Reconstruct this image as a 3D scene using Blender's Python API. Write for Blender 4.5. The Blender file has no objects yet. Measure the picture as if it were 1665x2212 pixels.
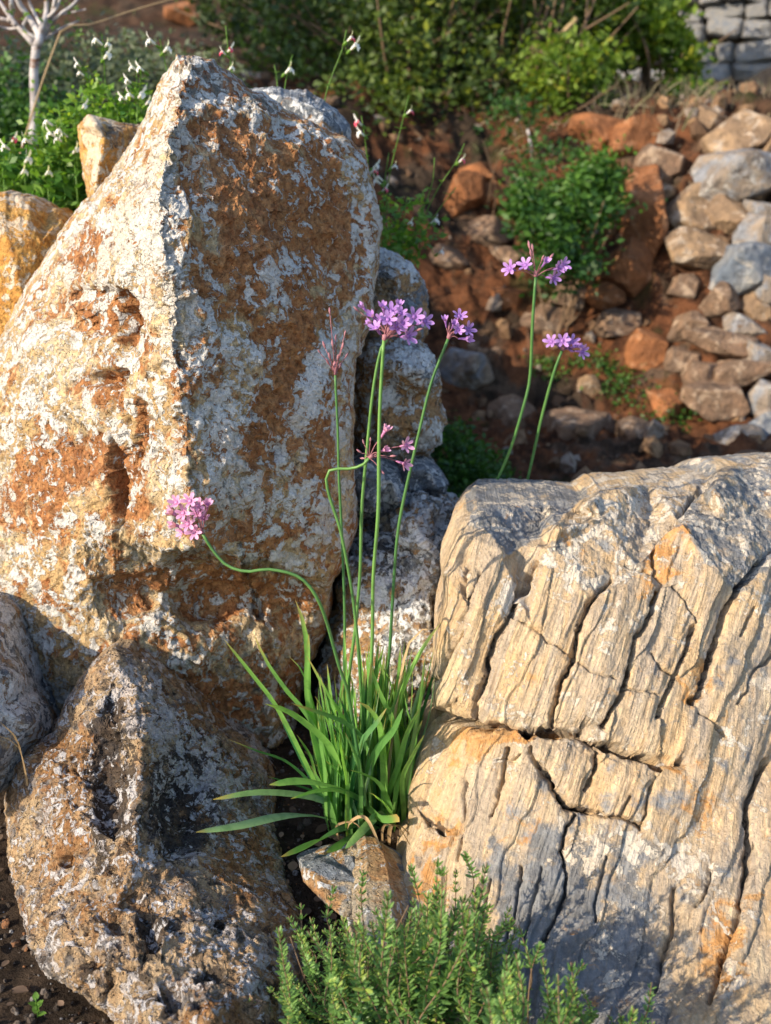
import bpy, math, random
import numpy as np
from mathutils import Vector
from mathutils.geometry import delaunay_2d_cdt

# ------------------------------------------------------------------ camera, light, exposure
sc = bpy.context.scene
CAM = np.array([0.0, -1.2, 0.87]); PITCH = math.radians(20.0); TH = math.tan(math.radians(25.0))
cam_d = bpy.data.cameras.new('camera'); cam = bpy.data.objects.new('camera', cam_d)
sc.collection.objects.link(cam); sc.camera = cam
cam.location = CAM; cam.rotation_euler = (math.radians(90) - PITCH, 0, 0)
cam_d.sensor_fit = 'VERTICAL'; cam_d.sensor_height = 36; cam_d.lens = 18 / TH
cam_d.clip_start = 0.02; cam_d.clip_end = 400
cam_d.dof.use_dof = True; cam_d.dof.focus_distance = 1.27; cam_d.dof.aperture_fstop = 5.4
SUN_AZ = (-0.825, -0.50)      # horizontal direction towards the sun
SUN_EL = math.radians(27)
W = bpy.data.worlds.new('World'); sc.world = W; W.use_nodes = True
wn = W.node_tree; wn.nodes.clear()
sky = wn.nodes.new('ShaderNodeTexSky'); sky.sky_type = 'NISHITA'; sky.sun_disc = False
sky.sun_elevation = SUN_EL; sky.sun_rotation = math.atan2(SUN_AZ[0], SUN_AZ[1])
sky.air_density = 1.0; sky.dust_density = 1.0; sky.ozone_density = 1.0
bg = wn.nodes.new('ShaderNodeBackground'); bg.inputs[1].default_value = 0.15
wo = wn.nodes.new('ShaderNodeOutputWorld')
wn.links.new(sky.outputs[0], bg.inputs[0]); wn.links.new(bg.outputs[0], wo.inputs[0])
sun_d = bpy.data.lights.new('sun', 'SUN'); sun_d.energy = 3.8; sun_d.angle = math.radians(0.5)
sun_d.color = (1.0, 0.85, 0.63)
sun = bpy.data.objects.new('sun', sun_d); sc.collection.objects.link(sun)
_h = math.hypot(*SUN_AZ)
SUN = Vector((SUN_AZ[0] / _h * math.cos(SUN_EL), SUN_AZ[1] / _h * math.cos(SUN_EL), math.sin(SUN_EL)))
sun.rotation_euler = SUN.to_track_quat('Z', 'Y').to_euler()
sc.view_settings.view_transform = 'Standard'; sc.view_settings.look = 'None'
sc.view_settings.exposure = 0.95; sc.view_settings.gamma = 1
sc.cycles.max_bounces = 5; sc.cycles.use_denoising = True

# ------------------------------------------------------------------ helpers
COL = sc.collection
CP, SP = math.cos(PITCH), math.sin(PITCH)
def ray(px, py):
    """direction through a point measured on the photograph (1665 x 2212 units)"""
    sx = (np.asarray(px, float) - 832.5) / 1106 * TH; sy = (1106 - np.asarray(py, float)) / 1106 * TH
    return sx, CP + sy * SP, -SP + sy * CP
def P(px, py, Y):
    """world point that lies Y metres into the scene, measured through the photograph"""
    dx, dy, dz = ray(px, py); t = (np.asarray(Y, float) - CAM[1]) / dy
    return np.stack([CAM[0] + t * dx, CAM[1] + t * dy, CAM[2] + t * dz], -1)
def pxm(Y, py=1106):
    """metres per photograph unit at depth Y"""
    return (Y + 1.2) / (CP + (1106 - py) / 1106 * TH * SP) / 1106 * TH

_rs = np.random.RandomState(11); _perm = _rs.permutation(256); _perm = np.concatenate([_perm, _perm, _perm])
_g3 = _rs.normal(size=(256, 3)); _g3 /= np.linalg.norm(_g3, axis=1, keepdims=True)
def pn(x, y, z):
    x, y, z = np.broadcast_arrays(x, y, z)
    xi, yi, zi = np.floor(x).astype(int), np.floor(y).astype(int), np.floor(z).astype(int)
    xf, yf, zf = x - xi, y - yi, z - zi; xi &= 255; yi &= 255; zi &= 255
    u, v, w = [t * t * t * (t * (t * 6 - 15) + 10) for t in (xf, yf, zf)]
    out = 0
    for dx in (0, 1):
        for dy in (0, 1):
            for dz in (0, 1):
                g = _g3[_perm[_perm[_perm[(xi + dx) & 255] + ((yi + dy) & 255)] + ((zi + dz) & 255)]]
                d = g[..., 0] * (xf - dx) + g[..., 1] * (yf - dy) + g[..., 2] * (zf - dz)
                out = out + d * (u if dx else 1 - u) * (v if dy else 1 - v) * (w if dz else 1 - w)
    return out * 1.6
def fbm(x, y, z, o=4, g=0.5, ridged=False):
    a, s, f, n = 0, 0, 1.0, 1.0
    for k in range(o):
        v = pn(x * f + 17.3 * k, y * f + 5.1 * k, z * f + 9.7 * k)
        if ridged: v = 1 - 2 * np.abs(v)
        a = a + v * n; s += n; n *= g; f *= 2.03
    return a / s
def sstep(a, b, x):
    t = np.clip((x - a) / (b - a), 0, 1); return t * t * (3 - 2 * t)
def worley(x, y, z):
    xi, yi, zi = np.floor(x), np.floor(y), np.floor(z); best = np.full(x.shape, 9.0)
    for dx in (-1, 0, 1):
        for dy in (-1, 0, 1):
            for dz in (-1, 0, 1):
                cx, cy, cz = xi + dx, yi + dy, zi + dz
                h = _perm[_perm[_perm[cx.astype(int) & 255] + (cy.astype(int) & 255)] + (cz.astype(int) & 255)]
                g = _g3[h] * 0.45 + 0.5
                best = np.minimum(best, (cx + g[..., 0] - x) ** 2 + (cy + g[..., 1] - y) ** 2 + (cz + g[..., 2] - z) ** 2)
    return np.sqrt(best)

def mesh(name, V, F, smooth=True):
    """F: list of (m,k) int arrays"""
    me = bpy.data.meshes.new(name); V = np.asarray(V, np.float32)
    if not isinstance(F, list): F = [F]
    F = [np.asarray(f, np.int32) for f in F if len(f)]
    me.vertices.add(len(V)); me.vertices.foreach_set('co', V.ravel())
    tot = np.concatenate([np.full(len(f), f.shape[1], np.int32) for f in F])
    li = np.concatenate([f.ravel() for f in F]); st = np.concatenate([[0], np.cumsum(tot)[:-1]]).astype(np.int32)
    me.loops.add(len(li)); me.loops.foreach_set('vertex_index', li)
    me.polygons.add(len(tot)); me.polygons.foreach_set('loop_start', st)
    me.polygons.foreach_set('use_smooth', np.full(len(tot), smooth))
    me.update(calc_edges=True); me.validate()
    return me
def attr(me, name, data):
    a = me.attributes.new(name, 'FLOAT_COLOR', 'POINT'); d = np.ones((len(me.vertices), 4), np.float32)
    data = np.asarray(data, np.float32)
    if data.ndim == 1: data = data[:, None]
    d[:, :data.shape[1]] = data; a.data.foreach_set('color', d.ravel())
def tag(o, label=None, cat=None, group=None, kind=None):
    if label: o['label'] = label
    if cat: o['category'] = cat
    if group: o['group'] = group
    if kind: o['kind'] = kind
    return o
def link(name, me, mat=None, parent=None, loc=None):
    o = bpy.data.objects.new(name, me)
    if mat is not None and me is not None and not me.materials: me.materials.append(mat)
    COL.objects.link(o)
    if loc is not None: o.location = loc
    if parent is not None: o.parent = parent
    return o
def empty(name, loc):
    o = bpy.data.objects.new(name, None); o.empty_display_size = 0.02; o.location = loc; COL.objects.link(o); return o

# ------------------------------------------------------------------ node helpers
class NT:
    def __init__(s, name):
        s.m = bpy.data.materials.new(name); s.m.use_nodes = True; s.t = s.m.node_tree; s.t.nodes.clear()
        s.out = s.n('ShaderNodeOutputMaterial'); s.tc = s.n('ShaderNodeTexCoord').outputs['Object']
    def n(s, t, **k):
        x = s.t.nodes.new(t)
        for a, b in k.items(): setattr(x, a, b)
        return x
    def set(s, sock, v):
        if isinstance(v, bpy.types.NodeSocket): s.t.links.new(v, sock)
        elif sock.type == 'RGBA' and hasattr(v, '__len__') and len(v) == 3: sock.default_value = (*v, 1)
        else: sock.default_value = v
    def noise(s, scale, detail=4, rough=0.55, dist=0.0, vec=None, off=0.0):
        x = s.n('ShaderNodeTexNoise'); v = vec if vec is not None else s.tc
        if off: v = s.vadd(v, (off, off * 1.7, -off))
        s.set(x.inputs['Vector'], v); x.inputs['Scale'].default_value = scale; x.inputs['Detail'].default_value = detail
        x.inputs['Roughness'].default_value = rough; x.inputs['Distortion'].default_value = dist
        return x.outputs[0]
    def vor(s, scale, feature='F1', vec=None):
        x = s.n('ShaderNodeTexVoronoi', feature=feature); s.set(x.inputs['Vector'], vec if vec is not None else s.tc)
        x.inputs['Scale'].default_value = scale; return x.outputs[0]
    def vadd(s, a, b):
        x = s.n('ShaderNodeVectorMath', operation='ADD'); s.set(x.inputs[0], a); s.set(x.inputs[1], b); return x.outputs[0]
    def mapv(s, rot, scale, vec=None):
        x = s.n('ShaderNodeMapping', vector_type='TEXTURE'); s.set(x.inputs['Vector'], vec if vec is not None else s.tc)
        x.inputs['Rotation'].default_value = rot; x.inputs['Scale'].default_value = scale; return x.outputs[0]
    def m_(s, op, a, b=None, c=None, clamp=False):
        x = s.n('ShaderNodeMath', operation=op, use_clamp=clamp); s.set(x.inputs[0], a)
        if b is not None: s.set(x.inputs[1], b)
        if c is not None: s.set(x.inputs[2], c)
        return x.outputs[0]
    def ss(s, v, a, b, lo=0.0, hi=1.0):
        x = s.n('ShaderNodeMapRange', interpolation_type='SMOOTHSTEP'); s.set(x.inputs[0], v)
        for i, k in zip((1, 2, 3, 4), (a, b, lo, hi)): x.inputs[i].default_value = k
        return x.outputs[0]
    def lin(s, v, a, b, lo, hi):
        x = s.n('ShaderNodeMapRange'); s.set(x.inputs[0], v)
        for i, k in zip((1, 2, 3, 4), (a, b, lo, hi)): x.inputs[i].default_value = k
        return x.outputs[0]
    def mix(s, f, a, b, mode='MIX'):
        x = s.n('ShaderNodeMix', data_type='RGBA', blend_type=mode); s.set(x.inputs[0], f); s.set(x.inputs[6], a); s.set(x.inputs[7], b)
        return x.outputs[2]
    def ramp(s, f, stops):
        x = s.n('ShaderNodeValToRGB'); s.set(x.inputs[0], f); e = x.color_ramp.elements
        while len(e) < len(stops): e.new(0.5)
        for k, (p, c) in enumerate(stops): e[k].position = p; e[k].color = (*c, 1)
        return x.outputs[0]
    def att(s, name):
        x = s.n('ShaderNodeAttribute', attribute_name=name); y = s.n('ShaderNodeSeparateColor'); s.t.links.new(x.outputs[0], y.inputs[0])
        return y.outputs[0], y.outputs[1], y.outputs[2], x.outputs['Alpha']
    def bump(s, h, dist, strength=1.0, nrm=None):
        x = s.n('ShaderNodeBump'); x.inputs['Strength'].default_value = strength; x.inputs['Distance'].default_value = dist
        s.set(x.inputs['Height'], h)
        if nrm is not None: s.set(x.inputs['Normal'], nrm)
        return x.outputs[0]
    def bsdf(s, col, rough=0.9, nrm=None, spec=0.25, **k):
        x = s.n('ShaderNodeBsdfPrincipled'); s.set(x.inputs['Base Color'], col); s.set(x.inputs['Roughness'], rough)
        x.inputs['Specular IOR Level'].default_value = spec
        if nrm is not None: s.set(x.inputs['Normal'], nrm)
        for a, b in k.items(): s.set(x.inputs[a.replace('_', ' ')], b)
        s.t.links.new(x.outputs[0], s.out.inputs[0]); return x

def rock_mat(name, base, base2, rust, rust2, lich, dark, grey, lscale=34, off=0.0, pit=1.0, strat=None, rugh=1.0, con=1.0):
    """weathered stone; vertex masks: R lichen, G rust, B dark crust and hollow shade, A blue grey with some painted shade (0.5 is neutral)"""
    n = NT(name); R, G, B, A = n.att('mask')
    big = n.noise(9, 5, 0.6, 0.4, off=off + 3); mid = n.noise(38, 6, 0.6, 0.5, off=off + 7); fine = n.noise(260, 5, 0.7, off=off + 1)
    warp = n.n('ShaderNodeTexNoise'); n.set(warp.inputs['Vector'], n.tc); warp.inputs['Scale'].default_value = 60; warp.inputs['Detail'].default_value = 4
    wv = n.n('ShaderNodeVectorMath', operation='MULTIPLY_ADD'); n.set(wv.inputs[0], warp.outputs[1]); wv.inputs[1].default_value = (0.02,) * 3; n.set(wv.inputs[2], n.tc)
    wv = wv.outputs[0]
    c = n.mix(n.ss(n.m_('ADD', big, n.m_('MULTIPLY', n.m_('SUBTRACT', mid, 0.5), 0.5)), 0.38, 0.62), base, base2)
    if strat is not None:
        sv = n.mapv((0, strat[0], 0), strat[1]); sv2 = n.mapv((0, strat[0], 0), tuple(q * 3.4 for q in strat[1]))
        st = n.noise(1.0, 7, 0.68, 0.25, vec=sv, off=off); st2 = n.noise(1.0, 5, 0.6, 0.6, vec=sv2, off=off + 4)
        c = n.mix(n.ss(st2, 0.4, 0.62), c, strat[2]); c = n.mix(n.m_('MULTIPLY', n.ss(st, 0.5, 0.66), 0.65), c, strat[3])
        c = n.mix(n.m_('MULTIPLY', n.ss(st, 0.44, 0.32), 0.7), c, strat[4])
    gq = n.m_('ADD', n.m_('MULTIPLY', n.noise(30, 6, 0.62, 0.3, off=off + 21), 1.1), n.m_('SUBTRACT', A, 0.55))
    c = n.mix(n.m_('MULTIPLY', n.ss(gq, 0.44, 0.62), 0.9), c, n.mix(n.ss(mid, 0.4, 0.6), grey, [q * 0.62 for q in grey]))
    rn = n.noise(22, 9, 0.68, 0.8, vec=wv, off=off + 12)
    rf = n.ss(n.m_('ADD', n.m_('ADD', n.m_('MULTIPLY', n.m_('SUBTRACT', rn, 0.5), 1.7), 0.5), n.m_('SUBTRACT', G, 0.5)), 0.47, 0.64)
    rc = n.mix(n.ss(n.noise(70, 6, 0.7, 0.4, off=off + 5), 0.36, 0.64), rust, rust2)
    c = n.mix(n.m_('MULTIPLY', rf, 0.93), c, rc)
    c = n.mix(1.0, c, n.ramp(n.noise(120, 6, 0.75, 0.3, off=off + 9), [(0.32, tuple(1 - con * q for q in (.58, .60, .61))), (0.5, (0.97, 0.97, 0.97)), (0.68, tuple(1 + con * q for q in (.45, .38, .28)))]), 'MULTIPLY')
    dn = n.noise(48, 8, 0.75, 0.4, vec=wv, off=off + 31)
    df = n.ss(n.m_('ADD', n.m_('ADD', n.m_('MULTIPLY', n.m_('SUBTRACT', dn, 0.5), 1.7), 0.5), n.m_('SUBTRACT', B, 0.5)), 0.58, 0.70)
    c = n.mix(n.m_('MULTIPLY', df, 0.85), c, dark)
    l1 = n.noise(lscale, 9, 0.62, 1.3, vec=wv, off=off + 41); l2 = n.noise(lscale * 3.1, 8, 0.72, 0.3, vec=wv, off=off + 43)
    l3 = n.noise(lscale * 9.5, 5, 0.65, 0.3, off=off + 47)
    ln = n.m_('ADD', n.m_('ADD', n.m_('MULTIPLY', l1, 0.62), n.m_('MULTIPLY', l2, 0.28)), n.m_('MULTIPLY', l3, 0.10))
    lv = n.m_('ADD', n.m_('ADD', n.m_('MULTIPLY', n.m_('SUBTRACT', ln, 0.5), 4.4), 0.5), n.m_('MULTIPLY', n.m_('SUBTRACT', R, 0.5), 1.0))
    lf = n.ss(lv, 0.50, 0.60)
    lc = n.mix(n.ss(fine, 0.3, 0.6), [q * 0.68 for q in lich], lich)
    lc = n.mix(n.m_('MULTIPLY', n.ss(big, 0.45, 0.65), 0.3), lc, base)
    c = n.mix(n.m_('MULTIPLY', lf, 0.92), c, lc)
    spk = n.ss(n.noise(420, 3, 0.6, off=off + 60), 0.36, 0.30)
    c = n.mix(n.m_('MULTIPLY', spk, 0.55), c, dark)
    h = n.m_('ADD', n.m_('MULTIPLY', n.noise(150, 8, 0.72, 0.3, off=off + 2), 1.0), n.m_('MULTIPLY', lf, 0.28))
    h = n.m_('ADD', h, n.m_('MULTIPLY', n.noise(45, 6, 0.65, off=off + 8), 1.6))
    if strat is not None: h = n.m_('ADD', h, n.m_('MULTIPLY', st, 2.2))
    pits = n.ss(n.vor(170, vec=wv), 0.12, 0.42)
    h = n.m_('ADD', h, n.m_('MULTIPLY', pits, 0.55 * pit))
    nb = n.bump(h, 0.0050 * rugh)
    n.bsdf(c, 0.9, nb, 0.2)
    return n.m

# ------------------------------------------------------------------ sculpting of a stone
def tin(pts, qx, qy):
    """piecewise linear surface through the (x, y, Y) points"""
    v = [Vector((p[0], p[1])) for p in pts]
    vo, _, fo, ov, _, _ = delaunay_2d_cdt(v, [], [], 0, 1e-6)
    val = [pts[o[0]][2] if len(o) else 0 for o in ov]
    out = np.full(qx.shape, np.nan)
    for f in fo:
        (x0, y0), (x1, y1), (x2, y2) = [vo[k] for k in f]; z0, z1, z2 = [val[k] for k in f]
        det = (y1 - y2) * (x0 - x2) + (x2 - x1) * (y0 - y2)
        if abs(det) < 1e-6: continue
        a = ((y1 - y2) * (qx - x2) + (x2 - x1) * (qy - y2)) / det; b = ((y2 - y0) * (qx - x2) + (x0 - x2) * (qy - y2)) / det
        m = (a > -1e-3) & (b > -1e-3) & (a + b < 1.001)
        out[m] = (a * z0 + b * z1 + (1 - a - b) * z2)[m]
    bad = np.isnan(out)
    if bad.any():
        pa = np.array([p[:2] for p in pts]); bi = np.argwhere(bad)
        bx, by = qx[bad], qy[bad]; d = (bx[:, None] - pa[:, 0]) ** 2 + (by[:, None] - pa[:, 1]) ** 2
        w = 1 / (d + 1) ** 2; out[bad] = (w * np.array([p[2] for p in pts])).sum(1) / w.sum(1)
    return out
def blur(a, k):
    for _ in range(k):
        b = a.copy()
        b[1:-1, 1:-1] = (a[1:-1, 1:-1] * 4 + a[:-2, 1:-1] + a[2:, 1:-1] + a[1:-1, :-2] + a[1:-1, 2:]) / 8
        a = b
    return a
def ell(x, y, cx, cy, rx, ry, rot=0, soft=0.35):
    c, s = math.cos(math.radians(rot)), math.sin(math.radians(rot)); dx, dy = x - cx, y - cy
    d = np.sqrt(((dx * c + dy * s) / rx) ** 2 + ((-dx * s + dy * c) / ry) ** 2); return 1 - sstep(1 - soft, 1 + soft, d)
def pdist(x, y, pts, closed=False):
    best = np.full(np.shape(x), 1e9); q = list(pts) + ([pts[0]] if closed else [])
    for (x0, y0), (x1, y1) in zip(q[:-1], q[1:]):
        ex, ey = x1 - x0, y1 - y0; t = np.clip(((x - x0) * ex + (y - y0) * ey) / (ex * ex + ey * ey + 1e-9), 0, 1)
        best = np.minimum(best, (x - x0 - t * ex) ** 2 + (y - y0 - t * ey) ** 2)
    return np.sqrt(best)
def poly(x, y, pts, soft=12):
    ins = np.zeros(np.shape(x), bool); n = len(pts)
    for i in range(n):
        (x0, y0), (x1, y1) = pts[i], pts[(i + 1) % n]
        if y0 == y1: continue
        ins ^= ((y0 > y) != (y1 > y)) & (x < (x1 - x0) * (y - y0) / (y1 - y0) + x0)
    d = pdist(x, y, pts, True) * np.where(ins, 1, -1); return sstep(-soft, soft, d)

def stone(outline, inner, centre, size, thick, disp, mask, seed=0.0, rough=0.02, rim=0.06, rimd=0.05, sm=4, warp=7.0, K=14, amp=1.0, origin=None):
    """a closed stone. outline/inner: (x, y, Y) measured on the photograph; the rear is rounded off 'thick' metres behind."""
    Nx, Ny = size; cx, cy = centre
    dense = []
    m = len(outline)
    for i in range(m):
        a, b = outline[i], outline[(i + 1) % m]
        for t in np.linspace(0, 1, 40, endpoint=False): dense.append((a[0] + (b[0] - a[0]) * t, a[1] + (b[1] - a[1]) * t))
    dense = np.array(dense); hw = np.ptp(dense[:, 0]) / 2; hh = np.ptp(dense[:, 1]) / 2
    th = np.arctan2((dense[:, 1] - cy) / hh, (dense[:, 0] - cx) / hw); rr = np.hypot((dense[:, 0] - cx) / hw, (dense[:, 1] - cy) / hh)
    o = np.argsort(th); th, rr = th[o], rr[o]
    u, v = np.meshgrid(np.linspace(-1, 1, Nx + 1), np.linspace(-1, 1, Ny + 1))
    rho = np.maximum(abs(u), abs(v)); ang = np.arctan2(v, u); ang = np.where(rho < 1e-9, 0, ang)
    R = np.interp(ang, th, rr, period=2 * math.pi)
    bx, by = np.cos(ang), np.sin(ang)
    rn = 1 + rough * fbm(bx * 7 + seed, by * 7, seed * 1.3, 5, 0.6) * np.minimum(rho * 1.2, 1) ** 3
    qx, qy = cx + rho * R * bx * hw * 0.998, cy + rho * R * by * hh * 0.998
    fx, fy = cx + rho * R * rn * bx * hw, cy + rho * R * rn * by * hh
    # smooth the kinks of the ring layout
    inn = 1 - rho ** 6
    wx = fbm(fx / 55 + seed, fy / 55, 3.3, 4) * warp * inn; wy = fbm(fx / 55, fy / 55 + seed, 8.1, 4) * warp * inn
    Y = tin(list(outline) + list(inner), qx + wx, qy + wy); Y = blur(Y, sm)
    Y = Y + rimd * (1 - np.sqrt(np.clip(1 - (1 - np.clip((1 - rho) / rim, 0, 1)) ** 2, 0, 1)))
    V = P(fx, fy, Y); X, Z = fx, fy
    idx = np.arange((Nx + 1) * (Ny + 1)).reshape(Ny + 1, Nx + 1)
    F = np.stack([idx[:-1, :-1], idx[1:, :-1], idx[1:, 1:], idx[:-1, 1:]], -1).reshape(-1, 4)
    loop = np.concatenate([idx[0, :-1], idx[:-1, -1], idx[-1, ::-1][:-1], idx[::-1, 0][:-1]])
    Vf = V.reshape(-1, 3); B = Vf[loop]; c0 = B.mean(0); Vs = [Vf]; prev = loop; nv = len(Vf); quads = [F]
    px_, py_ = [fx.ravel()], [fy.ravel()]; fd = [np.ones(len(Vf))]
    ymax = B[:, 1].max()
    for j in range(1, K):
        t = j / K * math.pi / 2; cc, ssn = math.cos(t), math.sin(t)
        ring = c0 + (B - c0) * (cc ** 0.75); ring[:, 1] = B[:, 1] + (ymax + thick - B[:, 1]) * ssn
        Vs.append(ring); cur = nv + np.arange(len(loop)); nv += len(loop)
        px_.append(cx + (fx.ravel()[loop] - cx) * cc); py_.append(cy + (fy.ravel()[loop] - cy) * cc); fd.append(np.ones(len(loop)))
        quads.append(np.stack([prev, np.roll(prev, -1), np.roll(cur, -1), cur], -1)); prev = cur
    Vs.append(np.array([[c0[0], ymax + thick, c0[2]]])); px_.append(np.array([cx])); py_.append(np.array([cy])); fd.append(np.ones(1))
    tri = np.stack([prev, np.roll(prev, -1), np.full(len(prev), nv)], -1)
    V = np.concatenate(Vs); fx = np.concatenate(px_); fy = np.concatenate(py_)
    Q = np.concatenate(quads)
    # vertex normals
    N = np.zeros_like(V); e = np.cross(V[Q[:, 2]] - V[Q[:, 0]], V[Q[:, 3]] - V[Q[:, 1]])
    for k in range(4):
        for a in range(3): N[:, a] += np.bincount(Q[:, k], e[:, a], len(V))
    N /= np.linalg.norm(N, axis=1, keepdims=True) + 1e-12
    if (N[:Nx * 2, :].mean(0) @ (V[:Nx * 2].mean(0) - V.mean(0))) < 0: N = -N; Q = Q[:, ::-1]; tri = tri[:, ::-1]
    d = disp(fx, fy, V, N, np.concatenate([rho.ravel(), np.ones(len(V) - (Nx + 1) * (Ny + 1))]))
    edge = np.concatenate([sstep(1.0, 0.95, rho.ravel()) * 0.4 + 0.6, np.full(len(V) - rho.size, 0.6)])
    V = V + N * (d * edge * amp)[:, None]
    M = mask(fx, fy, V, N)
    org = np.array([V[:, 0].mean(), V[:, 1].mean(), V[:, 2].min()]) if origin is None else np.array(origin)
    me = mesh('stone', V - org, [Q, tri]); attr(me, 'mask', np.clip(M, 0, 1))
    return me, org
def masks(n, R=0.5, G=0.5, B=0.5, A=0.5):
    M = np.empty((n, 4)); M[:] = (R, G, B, A); return M
def gen_disp(s, a1=0.010, a2=0.004, a3=0.0016, pits=0.0, pscale=70):
    def f(x, y, V, N, rho):
        p = V
        d = a1 * fbm(p[:, 0] * 9 + s, p[:, 1] * 9, p[:, 2] * 9, 3) + a2 * fbm(p[:, 0] * 38 + s, p[:, 1] * 38, p[:, 2] * 38, 3) \
            + a3 * fbm(p[:, 0] * 150, p[:, 1] * 150 + s, p[:, 2] * 150, 3, 0.65)
        if pits: d = d - pits * (1 - sstep(0.1, 0.42, worley(p[:, 0] * pscale + s, p[:, 1] * pscale, p[:, 2] * pscale))) * sstep(-0.1, 0.35, pn(p[:, 0] * 14, p[:, 1] * 14 + s, p[:, 2] * 14))
        return d
    return f
# ------------------------------------------------------------------ lie of the land
def terr(x, y):
    x, y = np.asarray(x, float), np.asarray(y, float)
    left = sstep(0.06, -0.12, x)
    z = 0.42 * left * sstep(0.30, 0.75, y)
    yb = 1.72 + 0.16 * np.sin(x * 1.7 + 1) + 0.09 * np.sin(x * 4.1)
    t = np.clip((y - yb) / 1.05, 0, 1)
    bank = 0.86 * (t * 0.75 + 0.25 * sstep(0, 1, t))
    z = np.maximum(z, bank * (1 - left * 0.0)) + 0.06 * left * bank
    z = z + 0.22 * np.clip(y - 4.1, 0, 2.5) + 0.5 * np.clip(y - 6.2, 0, 14) + 0.15 * np.clip(y - 20, 0, 200)
    shade_hill = sstep(-2.5, -4.2, x) * sstep(-0.75, -0.15, y) * sstep(1.7, 1.0, y)  # unseen hill added left of view, shaped to shade the bank
    z = z + 2.85 * shade_hill * (1 + 0.15 * np.sin(y * 1.3))
    return z
def clod(x, y):
    b = sstep(1.2, 1.6, y) * sstep(6.5, 4.0, y)
    return (0.05 * fbm(x * 3.1, y * 3.1, 0.5, 3) + 0.06 * b * fbm(x * 8, y * 5, 2.5, 4, 0.6, True)) * (0.35 + 0.65 * b) + 0.030 * b * fbm(x * 17, y * 13, 6.5, 3, 0.6, True) + 0.006 * fbm(x * 45, y * 45, 1.5, 3)
def ground_at(px, py, Y0=-0.6, Y1=9.0):
    ys = np.linspace(Y0, Y1, 900); p = P(np.full(900, px), np.full(900, py), ys)
    h = np.where(p[:, 2] < terr(p[:, 0], p[:, 1]) + 0.02)[0]
    return p[h[0]] if len(h) else p[-1]
# ------------------------------------------------------------------ foreground stones
M_BOULDER = rock_mat('lichened_limestone', (0.47, 0.32, 0.16), (0.60, 0.48, 0.31), (0.27, 0.095, 0.032), (0.44, 0.21, 0.085), (0.70, 0.69, 0.67), (0.045, 0.035, 0.028), (0.22, 0.22, 0.21), 34, 0.0)
M_CRUST = rock_mat('crusted_limestone', (0.36, 0.23, 0.13), (0.50, 0.37, 0.235), (0.26, 0.12, 0.045), (0.38, 0.22, 0.105), (0.66, 0.64, 0.66), (0.035, 0.03, 0.03), (0.20, 0.20, 0.22), 42, 5.0, pit=1.5, rugh=1.5)
M_BANDED = rock_mat('banded_schist', (0.57, 0.40, 0.23), (0.52, 0.40, 0.27), (0.50, 0.24, 0.075), (0.58, 0.35, 0.16), (0.70, 0.63, 0.54), (0.07, 0.05, 0.04), (0.25, 0.27, 0.30), 26, 9.0, pit=0.25, rugh=0.75, con=0.45,
                    strat=(math.radians(20), (0.0065, 0.05, 0.34), (0.44, 0.36, 0.28), (0.74, 0.59, 0.39), (0.33, 0.24, 0.16)))
M_GREY = rock_mat('blue_grey_stone', (0.33, 0.30, 0.25), (0.42, 0.33, 0.22), (0.36, 0.19, 0.08), (0.40, 0.26, 0.13), (0.72, 0.73, 0.75), (0.05, 0.05, 0.05), (0.20, 0.24, 0.30), 36, 14.0)
M_ORANGE = rock_mat('ochre_stone', (0.55, 0.30, 0.09), (0.60, 0.40, 0.16), (0.45, 0.20, 0.05), (0.60, 0.34, 0.10), (0.72, 0.64, 0.52), (0.06, 0.04, 0.03), (0.3, 0.28, 0.25), 30, 22.0)

# --- the tall boulder
out = [(380,118,.30),(415,114,.30),(455,130,.31),(500,165,.33),(540,192,.35),(600,222,.37),(680,265,.38),(740,300,.38),(790,345,.38),(815,420,.37),(823,500,.36),(817,600,.34),(797,700,.31),(772,780,.27),(765,850,.26),(760,950,.25),(763,1050,.24),(766,1130,.23),(747,1220,.22),(718,1252,.22),(712,1330,.26),(690,1400,.28),(655,1470,.28),(640,1560,.26),(640,1680,.24),(600,1780,.22),(400,1850,.2),(200,1800,.2),(90,1640,.2),(60,1480,.2),(20,1400,.2),(-60,1350,.25),(-90,1100,.3),(-80,930,.32),(-12,760,.34),(20,690,.36),(70,600,.37),(130,500,.38),(160,455,.38),(215,400,.37),(270,330,.36),(310,260,.35),(345,180,.33)]
inn = [(410,150,.27),(385,240,.2),(360,330,.14),(345,430,.10),(350,520,.08),(370,620,.06),(372,720,.05),(387,830,.04),(400,950,.03),(410,1080,.02),(415,1165,.02),
 (250,450,.23),(180,560,.25),(100,700,.25),(240,600,.17),(60,850,.22),(150,900,.17),(250,900,.11),(310,800,.1),(50,1100,.18),(180,1150,.11),(300,1100,.07),(240,1150,.09),(100,1300,.15),(200,1300,.11),
 (560,290,.25),(560,500,.16),(550,700,.12),(550,900,.10),(560,1050,.09),(700,380,.30),(700,700,.20),(690,900,.17),(690,1100,.15),(650,330,.28),
 (330,1150,.05),(335,1180,.05),(420,1188,.03),(500,1200,.07),(520,1222,.09),(570,1208,.11),(650,1238,.14),(700,1244,.17),
 (335,1208,.13),(430,1210,.15),(520,1242,.18),(590,1228,.21),(650,1256,.22),(705,1262,.24),
 (300,1290,.13),(400,1300,.17),(500,1300,.19),(600,1330,.20),(250,1260,.12),
 (350,1345,.11),(420,1390,.12),(520,1380,.16),(600,1400,.18),(380,1440,.12),(450,1520,.14),(550,1500,.17),(600,1600,.19),(250,1400,.10),(150,1450,.13),(300,1550,.12),(500,1650,.15),(680,1300,.21)]
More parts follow.
